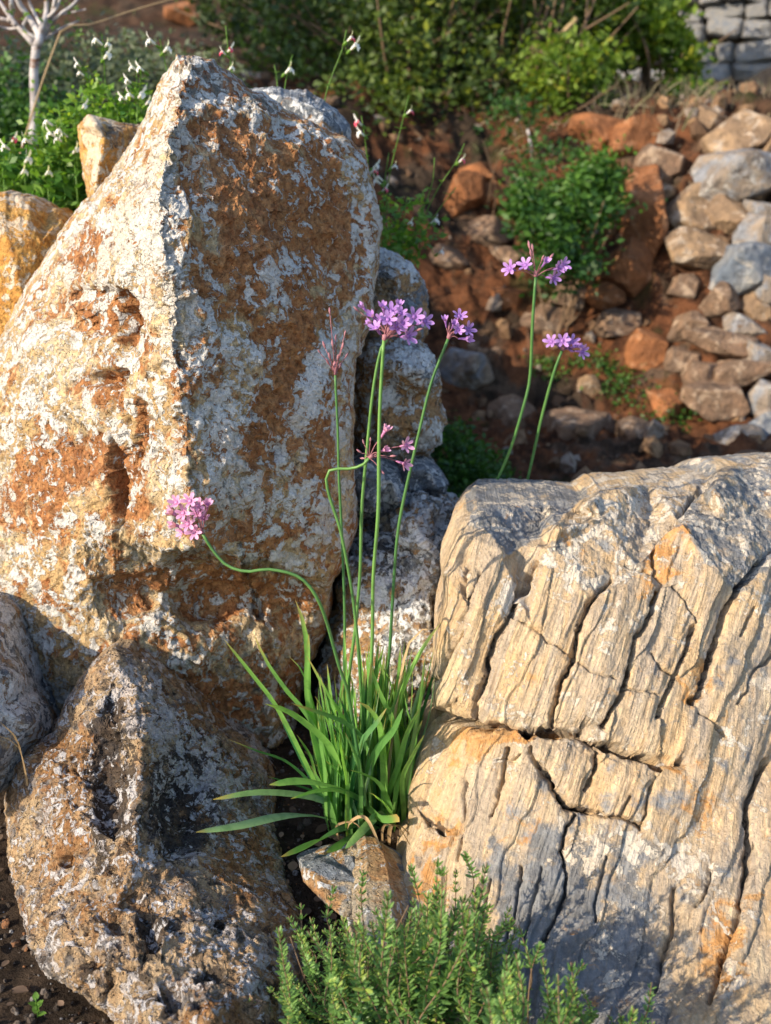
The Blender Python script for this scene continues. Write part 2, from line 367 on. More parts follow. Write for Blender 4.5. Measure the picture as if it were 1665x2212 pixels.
RUST = [(395,270),(440,248),(520,255),(600,275),(650,310),(705,330),(745,385),(785,450),(800,520),(788,610),(745,690),(705,760),(640,880),(600,1000),(540,1010),(525,940),(565,850),(575,750),(490,720),(430,650),(400,560),(415,480),(392,390)]
def b_disp(x, y, V, N, rho):
    d = gen_disp(1.3, 0.011, 0.0075, 0.0028)(x, y, V, N, rho)
    wx = x + 14 * fbm(x / 40, y / 40, 2.2, 3); wy = y + 14 * fbm(x / 40, y / 40, 7.2, 3)
    d -= 0.016 * ell(wx, wy, 195, 668, 100, 55, 8, 0.3)
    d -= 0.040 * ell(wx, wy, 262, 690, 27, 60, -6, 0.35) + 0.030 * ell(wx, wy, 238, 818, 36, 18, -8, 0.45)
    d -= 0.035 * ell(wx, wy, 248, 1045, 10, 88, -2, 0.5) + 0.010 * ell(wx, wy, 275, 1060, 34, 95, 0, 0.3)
    d -= 0.012 * ell(wx, wy, 300, 945, 12, 50, 5, 0.5) + 0.02 * ell(wx, wy, 270, 1290, 70, 40, 0, 0.4) + 0.02 * ell(wx, wy, 600, 1310, 60, 35, 20, 0.4)
    d -= 0.02 * ell(wx, wy, 470, 1300, 90, 40, 0, 0.5)
    rd = np.exp(-(pdist(wx, wy, [(400, 130), (370, 300), (345, 430), (360, 600), (370, 700), (387, 830), (400, 950), (412, 1150)]) / 26) ** 2)
    d -= 0.010 * rd * sstep(0.0, 0.5, fbm(x / 28, y / 30, 12.5, 3)) + 0.004 * rd * fbm(x / 9, y / 12, 2.5, 2, 0.6, True)
    rg = poly(wx, wy, RUST, 7); d -= 0.007 * rg
    d += 0.003 * (1 - rg) * sstep(-0.1, 0.4, fbm(x / 30, y / 30, 6, 3)) * (x > 330)
    # veins / ledges across the shaded face
    d += 0.006 * np.exp(-(pdist(wx, wy, [(400, 640), (440, 615), (500, 650), (560, 660)]) / 7) ** 2)
    d += 0.005 * np.exp(-(pdist(wx, wy, [(625, 800), (560, 900), (530, 1010)]) / 5) ** 2)
    pore = np.clip(ell(x, y, 120, 930, 190, 90, -10, 0.6) + ell(x, y, 130, 1390, 90, 190, 10, 0.6) + ell(x, y, 310, 930, 50, 190, 0, 0.6) + 0.25, 0, 1)
    p = V; w = worley(p[:, 0] * 85, p[:, 1] * 85, p[:, 2] * 85)
    d -= 0.007 * pore * (1 - sstep(0.15, 0.5, w)) * sstep(-0.15, 0.25, pn(p[:, 0] * 20, p[:, 1] * 20, p[:, 2] * 20))
    low = sstep(1330, 1420, y)
    d += 0.008 * low * fbm(x / 30, y / 45, 4.4, 4, 0.6, True)
    d += 0.003 * sstep(700, 900, y) * (x < 380) * fbm(x / 14, y / 18, 9.4, 3, 0.6, True)
    return d
def b_mask(x, y, V, N):
    M = masks(len(x)); wx = x + 26 * fbm(x / 50, y / 50, 1.1, 4, 0.6); wy = y + 26 * fbm(x / 50, y / 50, 5.1, 4, 0.6)
    rg = poly(wx, wy, RUST, 10)
    R = 0.52 + 0 * x; G = 0.42 + 0 * x; B = 0.41 + 0 * x; A = 0.38 + 0 * x
    edge = np.exp(-(pdist(wx, wy, RUST, True) / 22) ** 2)
    right = sstep(350, 400, x) * sstep(1230, 1200, y)
    R += -0.03 * right * (1 - rg) - 0.15 * rg + 0.12 * edge * right; G += 0.24 * rg + 0.14 * right * (1 - rg)
    A += 0.30 * right * (1 - rg) * sstep(300, 180, y)
    up = sstep(820, 640, y) * (1 - right)
    R += 0.03 * up; G += 0.05 * up
    rid = np.exp(-(pdist(wx, wy, [(400, 130), (370, 300), (330, 420), (350, 540), (350, 700)]) / 45) ** 2)
    R += 0.12 * rid; A += 0.12 * np.exp(-(pdist(wx, wy, [(385, 330), (400, 420), (370, 600), (380, 800)]) / 14) ** 2)
    R += 0.16 * ell(wx, wy, 300, 480, 60, 140, 20, 0.5)
    for q in [(480,300,28,14,0),(655,370,30,20,30),(670,560,40,22,20),(600,410,22,10,0),(540,500,16,26,10),(470,780,50,40,20),(450,880,45,40,0),(505,960,40,60,30),(620,560,30,25,0),(590,620,20,60,0),(640,660,60,10,25),(660,850,22,75,20),(700,760,20,60,20),(600,740,30,12,0),(560,1080,90,35,5),(700,1130,40,50,0)]:
        R += 0.20 * ell(wx, wy, *q, 0.8)
    for q in [(570,930,55,85,18),(640,760,40,120,15),(560,1150,90,28,0),(620,470,130,120,0),(690,1000,30,90,0)]:
        g = ell(wx, wy, *q, 0.5); G += 0.30 * g; R -= 0.10 * g
    for q in [(195,668,90,45,8),(225,820,50,60,0),(275,1060,40,90,0),(60,1090,90,70,0),(160,1000,110,60,0),(190,540,30,60,30),(540,1290,130,45,5),(270,1280,60,40,0),(400,1240,100,30,0),(450,1500,110,40,10),(480,1540,60,35,0)]:
        g = ell(wx, wy, *q, 0.6); G += 0.28 * g; R -= 0.10 * g
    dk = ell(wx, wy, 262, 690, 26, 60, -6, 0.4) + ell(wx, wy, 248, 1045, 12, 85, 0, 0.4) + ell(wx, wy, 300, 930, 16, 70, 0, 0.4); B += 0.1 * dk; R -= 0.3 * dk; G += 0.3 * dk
    lowr = sstep(1200, 1260, y) * sstep(300, 420, x); R -= 0.03 * lowr; G += 0.08 * lowr; A += 0.10 * lowr * sstep(1380, 1500, y)
    low = sstep(860, 960, y) * (1 - right); R -= 0.02 * low; G += 0.09 * low * sstep(-0.1, 0.2, fbm(x / 60, y / 60, 3, 2))
    B += 0.10 * ell(wx, wy, 120, 940, 160, 60, 0, 0.5) + 0.07 * ell(wx, wy, 310, 930, 40, 160, 0, 0.6)
    M[:, 0], M[:, 1], M[:, 2], M[:, 3] = R, G, B, A; return M
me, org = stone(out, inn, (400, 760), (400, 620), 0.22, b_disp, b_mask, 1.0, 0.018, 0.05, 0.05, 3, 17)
tag(link('tall_boulder', me, M_BOULDER, loc=org), 'tallest boulder, pointed, rust brown face crusted with white lichen, holes in its left flank', 'boulder')

# --- the banded boulder on the right
out = [(930,1540,.02),(937,1430,.03),(945,1350,.04),(959,1290,.05),(955,1230,.06),(985,1150,.08),(1005,1120,.09),(1030,1093,.12),(1100,1080,.17),(1180,1077,.21),(1258,1077,.23),(1290,1055,.23),(1400,1042,.25),(1530,1027,.27),(1555,1009,.27),(1600,1001,.28),(1700,993,.29),(1900,990,.30),(2000,1500,.10),(2000,2300,-.38),(1900,2600,-.5),(1300,2600,-.45),(900,2500,-.4),(825,2300,-.36),(838,2100,-.26),(845,2000,-.21),(855,1900,-.14),(880,1800,-.08),(885,1700,-.03),(900,1620,0),(926,1565,.02)]
inn = [(1000,1300,-.01),(1000,1500,-.04),(1150,1350,-.02),(1150,1520,-.07),(1300,1330,-.02),(1300,1500,-.08),(1420,1270,0.02),(1450,1450,-.05),(1450,1600,-.1),(1550,1350,.0),(1600,1260,.03),
 (1075,1185,.05),(1060,1130,.10),(1170,1165,.10),(1240,1110,.17),(1290,1290,.0),(1370,1225,.04),(1200,1190,.05),(1400,1150,.12),(1300,1120,.10),(1278,1085,.11),(1205,1150,.06),(1245,1085,.20),(1165,1142,.14),(1110,1172,.09),(1540,1060,.15),(1475,1130,.08),(1350,1060,.17),(1300,1062,.16),(1500,1070,.21),(1430,1160,.09),(1550,1235,.03),(1570,1130,.13),(1650,1100,.18),(1650,1200,.08),(1750,1150,.15),
 (940,1530,-.01),(1080,1560,-.08),(1250,1572,-.1),(1460,1640,-.12),(1000,1650,-.08),(1000,1800,-.14),(1000,1950,-.20),(1000,2100,-.28),(1000,2212,-.34),(1200,1650,-.12),(1200,1850,-.18),(1200,2050,-.26),(1200,2212,-.34),(1400,1700,-.14),(1400,1900,-.2),(1400,2100,-.28),(1600,1500,-.05),(1600,1700,-.12),(1600,1950,-.24),(1600,2150,-.34),(1450,2212,-.37),(900,2000,-.22),(920,1800,-.12),(905,1900,-.16),(1800,1500,0),(1800,2000,-.26),(1640,2240,-.39),(1750,2300,-.42)]
CR = [ # depth m, width, points: the joints between the blocks and one shadow strip
 (.010,5,[(1005,1221),(997,1261),(1005,1341),(982,1381),(967,1421),(940,1471)]),
 (.012,5,[(1035,1235),(1012,1290),(990,1345)]),
 (.016,7,[(1150,1211),(1125,1281),(1105,1331),(1082,1371),(1057,1426),(1042,1476),(1027,1511),(1017,1551)]),  # upper stretch follows a shadow strip, darkened again by the mask
 (.016,6,[(1322,1246),(1292,1281),(1267,1311),(1252,1351),(1240,1411),(1227,1451),(1207,1481),(1195,1521),(1189,1566)]),
 (.016,6,[(1430,1261),(1412,1311),(1397,1351),(1380,1371),(1367,1431),(1352,1481),(1332,1521),(1302,1571)]),
 (.012,6,[(1502,1351),(1487,1396),(1467,1456),(1442,1501),(1422,1546)]),
 (.020,8,[(1665,1191),(1597,1281),(1572,1331),(1552,1386),(1532,1451),(1517,1496),(1505,1516)]),
 (.035,9,[(925,1540),(982,1561),(1032,1569),(1082,1572),(1142,1579),(1197,1581),(1257,1583)]),
 (.038,10,[(1257,1583),(1275,1606),(1332,1612),(1382,1632),(1432,1652),(1480,1650)]),
 (.012,5,[(1142,1618),(1142,1630),(1167,1661),(1192,1700),(1222,1741),(1282,1756),(1337,1768),(1382,1781)]),
 (.016,7,[(1172,1670),(1195,1705),(1225,1743),(1270,1752)]),
 (.012,5,[(1242,1761),(1217,1806),(1207,1841),(1227,1886),(1217,1946),(1192,1996),(1172,2031)]),
 (.014,6,[(1292,1626),(1285,1670),(1268,1705)]),(.010,4,[(1417,1676),(1402,1730),(1385,1790)]),(.008,4,[(1362,1716),(1352,1745),(1340,1768)]),
 (.005,3,[(1352,1216),(1400,1232),(1432,1251),(1477,1291),(1507,1341)]),(.004,3,[(1127,1341),(1160,1365),(1182,1386),(1232,1414)]),(.004,3,[(1237,1421),(1282,1451),(1332,1466)]),
 (.006,3,[(1412,1411),(1432,1446),(1462,1466)]),(.005,3,[(1350,1486),(1400,1492),(1422,1500)]),
 (.018,7,[(1655,1646),(1627,1700),(1612,1746),(1622,1821),(1607,1916),(1582,1996),(1552,2071),(1530,2150)]),
 (.010,5,[(1457,1921),(1447,2021),(1427,2076),(1415,2130)]),(.008,4,[(1535,1880),(1527,1930),(1505,1960)]),
 (.010,5,[(1522,1041),(1502,1066),(1452,1121),(1417,1166),(1412,1196),(1420,1240)]),
 (.007,4,[(1690,1400),(1632,1451),(1600,1520)]),(.007,4,[(1632,1316),(1600,1370)]),(.006,3,[(1510,1540),(1540,1560),(1570,1590)]),
 (.010,5,[(1095,1620),(1085,1680),(1060,1760)]),(.006,3,[(1075,1640),(1110,1650),(1122,1630)]),(.006,4,[(900,1740),(930,1780),(970,1790)]),(.006,4,[(1010,1690),(1000,1780),(985,1860)]),
 (.007,4,[(1125,1870),(1118,1950),(1090,2040)]),(.006,4,[(1060,1900),(1040,1990)]),(.006,4,[(1170,1870),(1150,1960),(1130,2040)]),(.007,4,[(1310,1850),(1290,1930),(1285,1990)]),
]
GRAN1 = [(1150,1215),(1190,1180),(1260,1090),(1290,1045),(1540,1015),(1500,1080),(1410,1180),(1380,1235),(1300,1290),(1270,1300),(1230,1240)]
GRAN2 = [(1450,1125),(1540,1020),(1700,980),(1900,980),(1800,1180),(1665,1210),(1600,1290),(1560,1245),(1500,1180)]
GREYT = [(1010,1130),(1040,1075),(1270,1070),(1200,1130),(1140,1165),(1095,1195),(1050,1140)]  # facet in shade, its bluish cast painted in by the mask
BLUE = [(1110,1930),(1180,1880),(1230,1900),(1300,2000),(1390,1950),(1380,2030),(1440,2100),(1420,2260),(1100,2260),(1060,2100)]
def r_disp(x, y, V, N, rho):
    wx = x + 9 * fbm(x / 34, y / 34, 2.2, 4); wy = y + 9 * fbm(x / 34, y / 34, 7.2, 4)
    gr = np.maximum(np.maximum(poly(wx, wy, GRAN1, 10), poly(wx, wy, GRAN2, 10)), poly(wx, wy, GREYT, 10))
    lean = math.radians(20); u = x * np.cos(lean) + y * np.sin(lean) + 14 * fbm(x / 240, y / 240, 1.5, 2); v = -x * np.sin(lean) + y * np.cos(lean)
    st = 0.0032 * fbm(u / 46, v / 700, 1.0, 2, ridged=True) + 0.0014 * fbm(u / 12, v / 300, 2.0, 2, 0.6) + 0.0011 * fbm(u / 4.5, v / 130, 3.0, 2) + 0.0030 * (np.floor(u / 37 + 1.2 * fbm(x / 90, y / 200, 4, 2)) % 3 - 1) * 0.6
    p = V; g = 0.006 * fbm(p[:, 0] * 45, p[:, 1] * 45, p[:, 2] * 45, 4, 0.65) + 0.002 * fbm(p[:, 0] * 190, p[:, 1] * 190, p[:, 2] * 190, 2)
    front = (rho < 0.999) * 1.0
    d = 0.008 * fbm(p[:, 0] * 8, p[:, 1] * 8, p[:, 2] * 8, 3) + st * (1 - gr) * front + g * (0.25 + 0.75 * gr)
    # every block swells a little and steps back across its joint
    for dep, w, pts in CR:
        k = pdist(wx, wy, pts); d -= dep * 1.25 * np.exp(-(k / (w * 0.75)) ** 2)
        d -= dep * 0.30 * np.exp(-(k / (w * 3.6)) ** 2)
    for q in [(930,1765,16,6,40),(952,1795,14,6,40),(905,1855,6,18,0),(1440,1640,26,8,10)]:
        d -= 0.010 * ell(wx, wy, *q, 0.5)
    return d
def r_mask(x, y, V, N):
    M = masks(len(x)); wx = x + 18 * fbm(x / 40, y / 40, 1.1, 4, 0.6); wy = y + 18 * fbm(x / 40, y / 40, 5.1, 4, 0.6)
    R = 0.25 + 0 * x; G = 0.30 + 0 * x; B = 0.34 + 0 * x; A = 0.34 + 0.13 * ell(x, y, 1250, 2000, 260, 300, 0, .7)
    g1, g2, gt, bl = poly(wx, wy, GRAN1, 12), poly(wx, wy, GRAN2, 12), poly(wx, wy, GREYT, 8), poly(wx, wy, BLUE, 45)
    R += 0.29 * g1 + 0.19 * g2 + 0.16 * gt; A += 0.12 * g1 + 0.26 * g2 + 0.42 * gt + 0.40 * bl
    G += 0.02 * g2
    for q in [(1000,1470,22,50,20),(1110,1250,30,30,0),(1090,1330,30,60,20),(1330,1340,45,45,0),(1170,1240,60,40,0),(1120,1540,60,20,10),(1480,1320,30,40,0),(1470,1810,40,60,20),(1340,1830,40,60,-30),(1360,1920,20,90,-35),(1200,1720,20,16,0),(930,1640,16,60,10),(1500,1870,40,60,0),(1640,1300,30,50,20),(1610,1560,30,60,10),(1580,2110,40,40,0),(1320,2050,30,90,-5),(1560,2180,20,60,0),(1650,1480,30,30,0),(1425,1545,30,24,0)]:
        R += 0.22 * ell(wx, wy, *q, 0.8)
    for q in [(940,1860,60,140,10),(1500,1750,50,90,10),(1480,1650,40,30,0),(1020,1620,70,40,0),(1420,1240,40,60,30),(1500,1480,30,60,20),(1580,2050,70,120,10),(1440,1170,20,60,40)]:
        G += 0.24 * ell(wx, wy, *q, 0.7)
    for q in [(1590,1700,40,300,12),(1470,1400,40,120,20),(1150,1830,90,100,10),(1300,1860,100,90,0),(1620,1400,40,160,20)]:
        A += 0.10 * ell(wx, wy, *q, 0.8)
    for dep, w, pts in CR:
        k = pdist(wx, wy, pts); e = np.exp(-(k / (w * 0.7)) ** 2) * min(1, dep / .014); B += 0.30 * e; R -= 0.3 * e  # joints go dark, the painted shadow strip with them
    B += 0.25 * (ell(wx, wy, 940, 1780, 34, 10, 38, 0.5) + ell(wx, wy, 1120, 1590, 100, 12, 3, 0.5))
    G += 0.3 * ell(wx, wy, 1110, 1590, 110, 16, 3, 0.5)
    M[:, 0], M[:, 1], M[:, 2], M[:, 3] = R, G, B, A; return M
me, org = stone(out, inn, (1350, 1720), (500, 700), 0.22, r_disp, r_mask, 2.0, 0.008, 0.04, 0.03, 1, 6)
tag(link('banded_boulder', me, M_BANDED, loc=org), 'large tan boulder with slanting grain, deep cracks and blue grey base, filling the right foreground', 'boulder')

# --- the pitted boulder lower left
out = [(245,1397,.04),(275,1405,.04),(310,1425,.05),(400,1500,.06),(480,1592,.06),(545,1652,.05),(590,1720,.03),(585,1765,.0),(612,1830,-.05),(618,1900,-.11),(640,1950,-.16),(662,2020,-.21),(658,2120,-.28),(665,2230,-.35),(660,2330,-.4),(450,2420,-.44),(280,2330,-.4),(250,2215,-.35),(230,2180,-.33),(170,2140,-.31),(105,2110,-.28),(60,2040,-.235),(35,1940,-.16),(12,1850,-.08),(15,1740,-.02),(25,1650,.0),(60,1612,.02),(115,1580,.03),(150,1510,.03),(200,1430,.04)]
inn = [(250,1440,.0),(290,1480,-.01),(200,1560,-.05),(110,1640,-.05),(60,1740,-.07),(150,1750,-.12),(245,1720,-.09),(300,1600,-.10),(300,1700,-.15),(290,1850,-.22),(400,1580,-.01),(370,1700,-.07),(480,1700,-.03),(540,1800,-.07),(430,1800,-.12),(380,1900,-.21),(520,1900,-.17),(560,2000,-.25),(250,1950,-.25),(120,1900,-.17),(150,2020,-.27),(250,2080,-.33),(350,2040,-.32),(330,2180,-.39),(450,2050,-.31),(550,2120,-.34),(450,2200,-.41),(560,2230,-.39),(350,2300,-.43),(60,1950,-.19),(110,2040,-.25),(200,2120,-.34)]
def l_disp(x, y, V, N, rho):
    d = gen_disp(4.3, 0.010, 0.007, 0.0028)(x, y, V, N, rho); p = V
    wx = x + 20 * fbm(x / 50, y / 50, 2.2, 3); wy = y + 20 * fbm(x / 50, y / 50, 7.2, 3)
    d += 0.0035 * fbm(p[:, 0] * 60, p[:, 1] * 60, p[:, 2] * 60, 3, 0.7, True)
    for q in [(235,1690,26,150,0,.012),(390,1760,50,85,10,.014),(235,1500,18,50,-8,.007),(320,2010,22,40,-10,.02),(205,2090,26,40,20,.014),(300,2130,20,44,-30,.022),(250,1990,30,20,0,.016),(470,2005,14,10,0,.02),(455,2100,22,14,0,.012),(360,2170,30,40,-30,.03),(330,1960,50,18,0,.012),(140,1855,16,14,0,.014)]:
        d -= q[5] * ell(wx, wy, *q[:5], 0.5)
    w = worley(p[:, 0] * 75, p[:, 1] * 75, p[:, 2] * 75)
    pm = np.clip(ell(x, y, 250, 1780, 110, 260, 0, 0.6) + ell(x, y, 300, 2080, 300, 170, 0, 0.6) + 0.15, 0, 1) * sstep(640, 540, x)
    d -= 0.008 * pm * (1 - sstep(0.15, 0.5, w)) * sstep(-0.2, 0.2, pn(p[:, 0] * 22, p[:, 1] * 22, p[:, 2] * 22))
    # ledges that run down the right shoulder
    s = (x - 250) * 0.75 - (y - 1400) * 0.66; d += 0.007 * sstep(1850, 1650, y) * (x > 300) * fbm(s / 16, (x + y) / 240, 3.0, 3, 0.6, True)
    return d
def l_mask(x, y, V, N):
    M = masks(len(x)); wx = x + 22 * fbm(x / 40, y / 40, 1.1, 4, 0.6); wy = y + 22 * fbm(x / 40, y / 40, 5.1, 4, 0.6)
    R = 0.38 + 0 * x; G = 0.40 + 0 * x; B = 0.51 + 0 * x; A = 0.44 + 0 * x
    for q in [(310,1530,40,90,-35,.28),(400,1640,50,90,-35,.22),(500,1700,50,90,-45,.14),(440,1720,40,50,0,.18),(120,1760,50,60,0,.1),(470,2030,50,60,-30,.2),(560,2100,50,60,0,.16),(380,1860,50,25,0,.22),(300,2150,40,40,0,.18),(560,1650,30,40,-30,.14),(285,1790,14,130,-5,.14)]:
        R += q[5] * ell(wx, wy, *q[:5], 0.6)
    for q in [(240,1690,44,180,0,.32),(385,1730,75,120,8,.30),(250,1510,22,30,0,.2),(320,2010,30,60,-10,.24),(470,2005,20,14,0,.3),(455,2105,34,20,0,.25),(300,2130,30,60,-30,.18),(210,2090,34,50,20,.14),(360,1990,40,20,0,.14),(590,2140,26,16,0,.2)]:  # black crust, plus shade of the hollows painted as dark colour
        B += q[5] * ell(wx, wy, *q[:5], 0.6)
    for q in [(160,1650,50,90,20,.2),(150,1850,60,100,0,.16),(250,2000,70,60,0,.10),(520,1860,60,90,0,.26),(600,2000,40,90,0,.2),(450,2180,120,50,0,.16),(420,1560,60,120,-35,.2),(80,1640,50,30,-30,.3)]:
        G += q[5] * ell(wx, wy, *q[:5], 0.7)
    A += 0.25 * poly(x, y, [(0, 1950), (90, 2060), (250, 2230), (200, 2300), (-40, 2200)], 30) + 0.14 * ell(wx, wy, 400, 1700, 80, 160, 0, 0.7)  # first term paints the shade of the underside as blue grey
    M[:, 0], M[:, 1], M[:, 2], M[:, 3] = R, G, B, A; return M
me, org = stone(out, inn, (330, 1890), (320, 480), 0.12, l_disp, l_mask, 3.0, 0.018, 0.05, 0.03, 2, 10)
tag(link('pitted_boulder', me, M_CRUST, loc=org), 'pitted brown boulder with black and white crust in the lower left foreground', 'boulder')

# --- the smaller stones around them
def small(name, label, cat, outl, Yc, mat, thick, bulge=0.05, size=(90, 90), centre=None, mk=(0.5, 0.5, 0.45, 0.45), blobs=(), seed=1.0, a=(0.008, 0.004, 0.002), inner=None, rough=0.04, group=None, yslope=0.0, xslope=0.0):
    c = centre or (sum(p[0] for p in outl) / len(outl), sum(p[1] for p in outl) / len(outl))
    Yf = lambda x, y: Yc - (y - c[1]) * yslope + (x - c[0]) * xslope
    o = [(x, y, Yf(x, y) + bulge) for x, y in outl]
    rs = random.Random(int(seed * 10)); inner_pts = []
    if inner is None:
        for k in range(7):
            i = int(k * len(outl) / 7); x, y = outl[i]; f = rs.uniform(0.45, 0.68); x, y = c[0] + (x - c[0]) * f, c[1] + (y - c[1]) * f
            inner_pts.append((x, y, Yf(x, y) - bulge * rs.uniform(-0.4, 0.9)))
        inner_pts.append((c[0] + rs.uniform(-9, 9), c[1] + rs.uniform(-9, 9), Yf(*c) - bulge * rs.uniform(0.1, 0.4)))
    else: inner_pts = inner
    def mf(x, y, V, N):
        M = masks(len(x), *mk); wx = x + 10 * fbm(x / 25, y / 25, seed, 4, 0.6); wy = y + 10 * fbm(x / 25, y / 25, 5.1 + seed, 4, 0.6)
        for ch, v, q in blobs: M[:, ch] += v * ell(wx, wy, *q, 0.5)
        return M
    me, org = stone(o, inner_pts, c, size, thick, gen_disp(seed, *a), mf, seed, rough, 0.09, bulge * 0.6, 1, 4, K=10)
    return tag(link(name, me, mat, loc=org), label, cat, group)
small('ochre_boulder', 'orange ochre boulder with pale crest behind the left edge of the tallest boulder', 'boulder', [(-160,430),(-60,418),(30,417),(60,425),(110,448),(152,464),(230,560),(200,760),(120,980),(-60,1000),(-170,800)], .52, M_ORANGE, .25, .07, (150, 150), (20,700), (0.42,0.55,0.42,0.3),
      [(0,.24,(60,435,50,20,10)),(0,.2,(20,480,40,25,0)),(1,.2,(50,560,70,80,0))], 2.1, inner=[(60,450,.50),(-40,460,.47),(20,520,.44),(90,520,.46),(50,650,.42),(130,480,.52),(-80,650,.46),(40,850,.44)])
small('upright_stone', 'small upright brown stone with a pale edge between the salvia and the tallest boulder', 'stone', [(168,272),(190,250),(216,253),(240,264),(300,270),(340,272),(400,330),(420,520),(330,640),(220,600),(192,470),(186,400),(178,340)], .56, M_ORANGE, .2, .04, (120, 130), (290,430), (0.36,0.55,0.44,0.4),
      [(0,.4,(200,290,16,130,-4)),(0,.3,(215,262,30,12,0)),(1,.3,(250,380,50,40,0)),(2,.2,(290,290,70,30,10)),(3,.3,(300,300,80,40,0))], 3.4, inner=[(205,270,.52),(208,400,.50),(225,300,.52),(300,330,.58),(280,450,.54),(330,450,.56)])
small('blue_grey_stone', 'blue grey angular stone with pale veins behind the top of the tallest boulder', 'stone', [(520,205),(552,192),(590,188),(625,196),(660,194),(700,215),(735,245),(756,268),(758,310),(772,600),(640,800),(545,680),(520,300)], .62, M_GREY, .25, .04, (110, 110), (640,330), (0.44,0.36,0.4,0.82),
      [(1,.3,(690,280,50,25,30)),(3,-.3,(700,285,40,22,30)),(0,.12,(640,225,30,10,30))], 4.2, inner=[(640,215,.58),(600,205,.6),(700,240,.57),(690,300,.54),(640,300,.56),(740,290,.6)])
small('shadowed_stone', 'grey lichened stone in shade at the left edge below the tallest boulder', 'stone', [(-160,1330),(-40,1320),(10,1345),(50,1420),(80,1490),(118,1545),(122,1590),(90,1640),(20,1700),(-60,1760),(-170,1700)], -.02, M_GREY, .12, .04, (110, 110), (-20,1530), (0.56,0.42,0.46,0.55), [(0,.15,(30,1500,50,60,30))], 5.5, yslope=0.0003, xslope=0.0006)
# rocks stacked behind the flowers
small('cracked_stone', 'tan stone with white crown peeking out behind the right edge of the tallest boulder', 'stone', [(760,600),(790,560),(822,543),(860,552),(890,572),(918,612),(926,660),(924,720),(905,760),(850,790),(780,780),(740,700)], .50, M_GREY, .2, .05, (110, 110), None, (0.34,0.50,0.46,0.50),
      [(0,.4,(850,562,60,20,15)),(0,.2,(900,590,30,20,40)),(1,.2,(870,610,20,30,0)),(3,.3,(905,680,24,60,0)),(2,.15,(825,600,22,30,0))], 6.3, a=(.014,.009,.004))
small('white_lichen_stone', 'rounded stone mottled white and rust directly behind the tallest pair of flower stems', 'stone', [(760,770),(790,740),(850,722),(900,732),(935,765),(950,800),(957,835),(948,880),(962,910),(950,950),(925,985),(880,1000),(800,1000),(760,960),(740,860)], .42, M_GREY, .25, .06, (130, 150), None, (0.42,0.54,0.50,0.50),
      [(0,.30,(880,780,60,40,15)),(0,.3,(830,860,30,30,0)),(0,.3,(930,940,30,30,0)),(1,.3,(790,850,40,90,0)),(3,.3,(930,800,24,40,0)),(3,.2,(870,870,20,30,0)),(1,.25,(900,880,50,60,20))], 7.1, a=(.016,.012,.005))
small('round_grey_stone', 'small rounded grey stone resting on the rusty stone beside the banded boulder', 'stone', [(850,1010),(880,998),(915,1000),(950,1020),(968,1045),(960,1062),(925,1072),(870,1075),(845,1050)], .40, M_GREY, .12, .03, (80, 70), None, (0.42,0.36,0.4,0.75), [], 8.2, a=(.008,.007,.003))
small('slate_stone', 'dark blue grey stone just right of the tallest boulder behind the bent stem', 'stone', [(730,1010),(770,1000),(820,1003),(862,1030),(890,1070),(886,1095),(850,1115),(800,1125),(740,1120)], .33, M_GREY, .15, .03, (90, 80), None, (0.46,0.36,0.42,0.75), [(0,.15,(830,1060,30,30,0)),(2,.15,(800,1100,60,20,0))], 9.4, a=(.012,.009,.004))
small('rusty_stone', 'big rust and white crusted stone behind the flower stems, left of the banded boulder', 'stone', [(740,1110),(800,1085),(870,1068),(930,1066),(975,1078),(1010,1100),(1050,1180),(1060,1400),(1000,1650),(860,1780),(700,1700),(690,1500),(710,1300)], .30, M_GREY, .18, .05, (180, 260), (870,1380), (0.47,0.50,0.54,0.54),
      [(0,.16,(930,1110,60,30,20)),(0,.14,(900,1180,60,50,0)),(2,.2,(850,1200,40,40,0)),(0,.12,(860,1340,70,70,0)),(1,.2,(760,1450,60,200,0)),(2,.12,(780,1200,50,80,0)),(0,.12,(860,1280,50,40,0))], 10.5, a=(.026,.016,.006), yslope=0.00028,
      inner=[(930,1090,.31),(900,1130,.25),(860,1190,.27),(940,1230,.22),(860,1290,.19),(780,1250,.24),(850,1400,.15),(930,1380,.15),(770,1400,.2),(850,1550,.08),(760,1550,.13),(940,1550,.1)])
def flat_disp(): pass
FLATI = [(700,1860,-.132),(760,1850,-.122),(830,1866,-.136),(664,1880,-.150),(695,1915,-.178),(757,1950,-.203),(775,1900,-.165),(835,1930,-.188),(800,1990,-.225),(835,2010,-.235),(700,1930,-.19),(745,1952,-.205)]
small('flat_stone', 'flat grey topped stone with an orange side at the foot of the garlic clump', 'stone', [(640,1850),(668,1842),(720,1846),(780,1842),(850,1850),(880,1875),(885,1960),(850,2060),(790,2070),(757,2020),(750,1985),(705,1955),(655,1905)], -.185, M_GREY, .008, .014, (130, 130), (775,1925), (0.30,0.30,0.4,0.56),
      [(3,.45,(760,1860,110,34,8)),(1,.3,(700,1915,70,16,35)),(0,.12,(700,1910,60,14,30)),(1,.5,(815,2000,50,50,0)),(3,-.5,(815,1995,55,55,0)),(1,.35,(690,1930,60,14,35))], 11.3, a=(.003,.002,.0012), yslope=0.0010, inner=FLATI, rough=0.01)
small('pale_stone', 'pale sunlit stone half hidden among the thyme sprigs', 'stone', [(740,2040),(790,2020),(850,2030),(900,2080),(900,2200),(860,2300),(760,2310),(735,2200)], -.30, M_BANDED, .06, .035, (70, 90), None, (0.55,0.36,0.35,0.3), [], 12.2, a=(.004,.003,.001), yslope=0.0005)
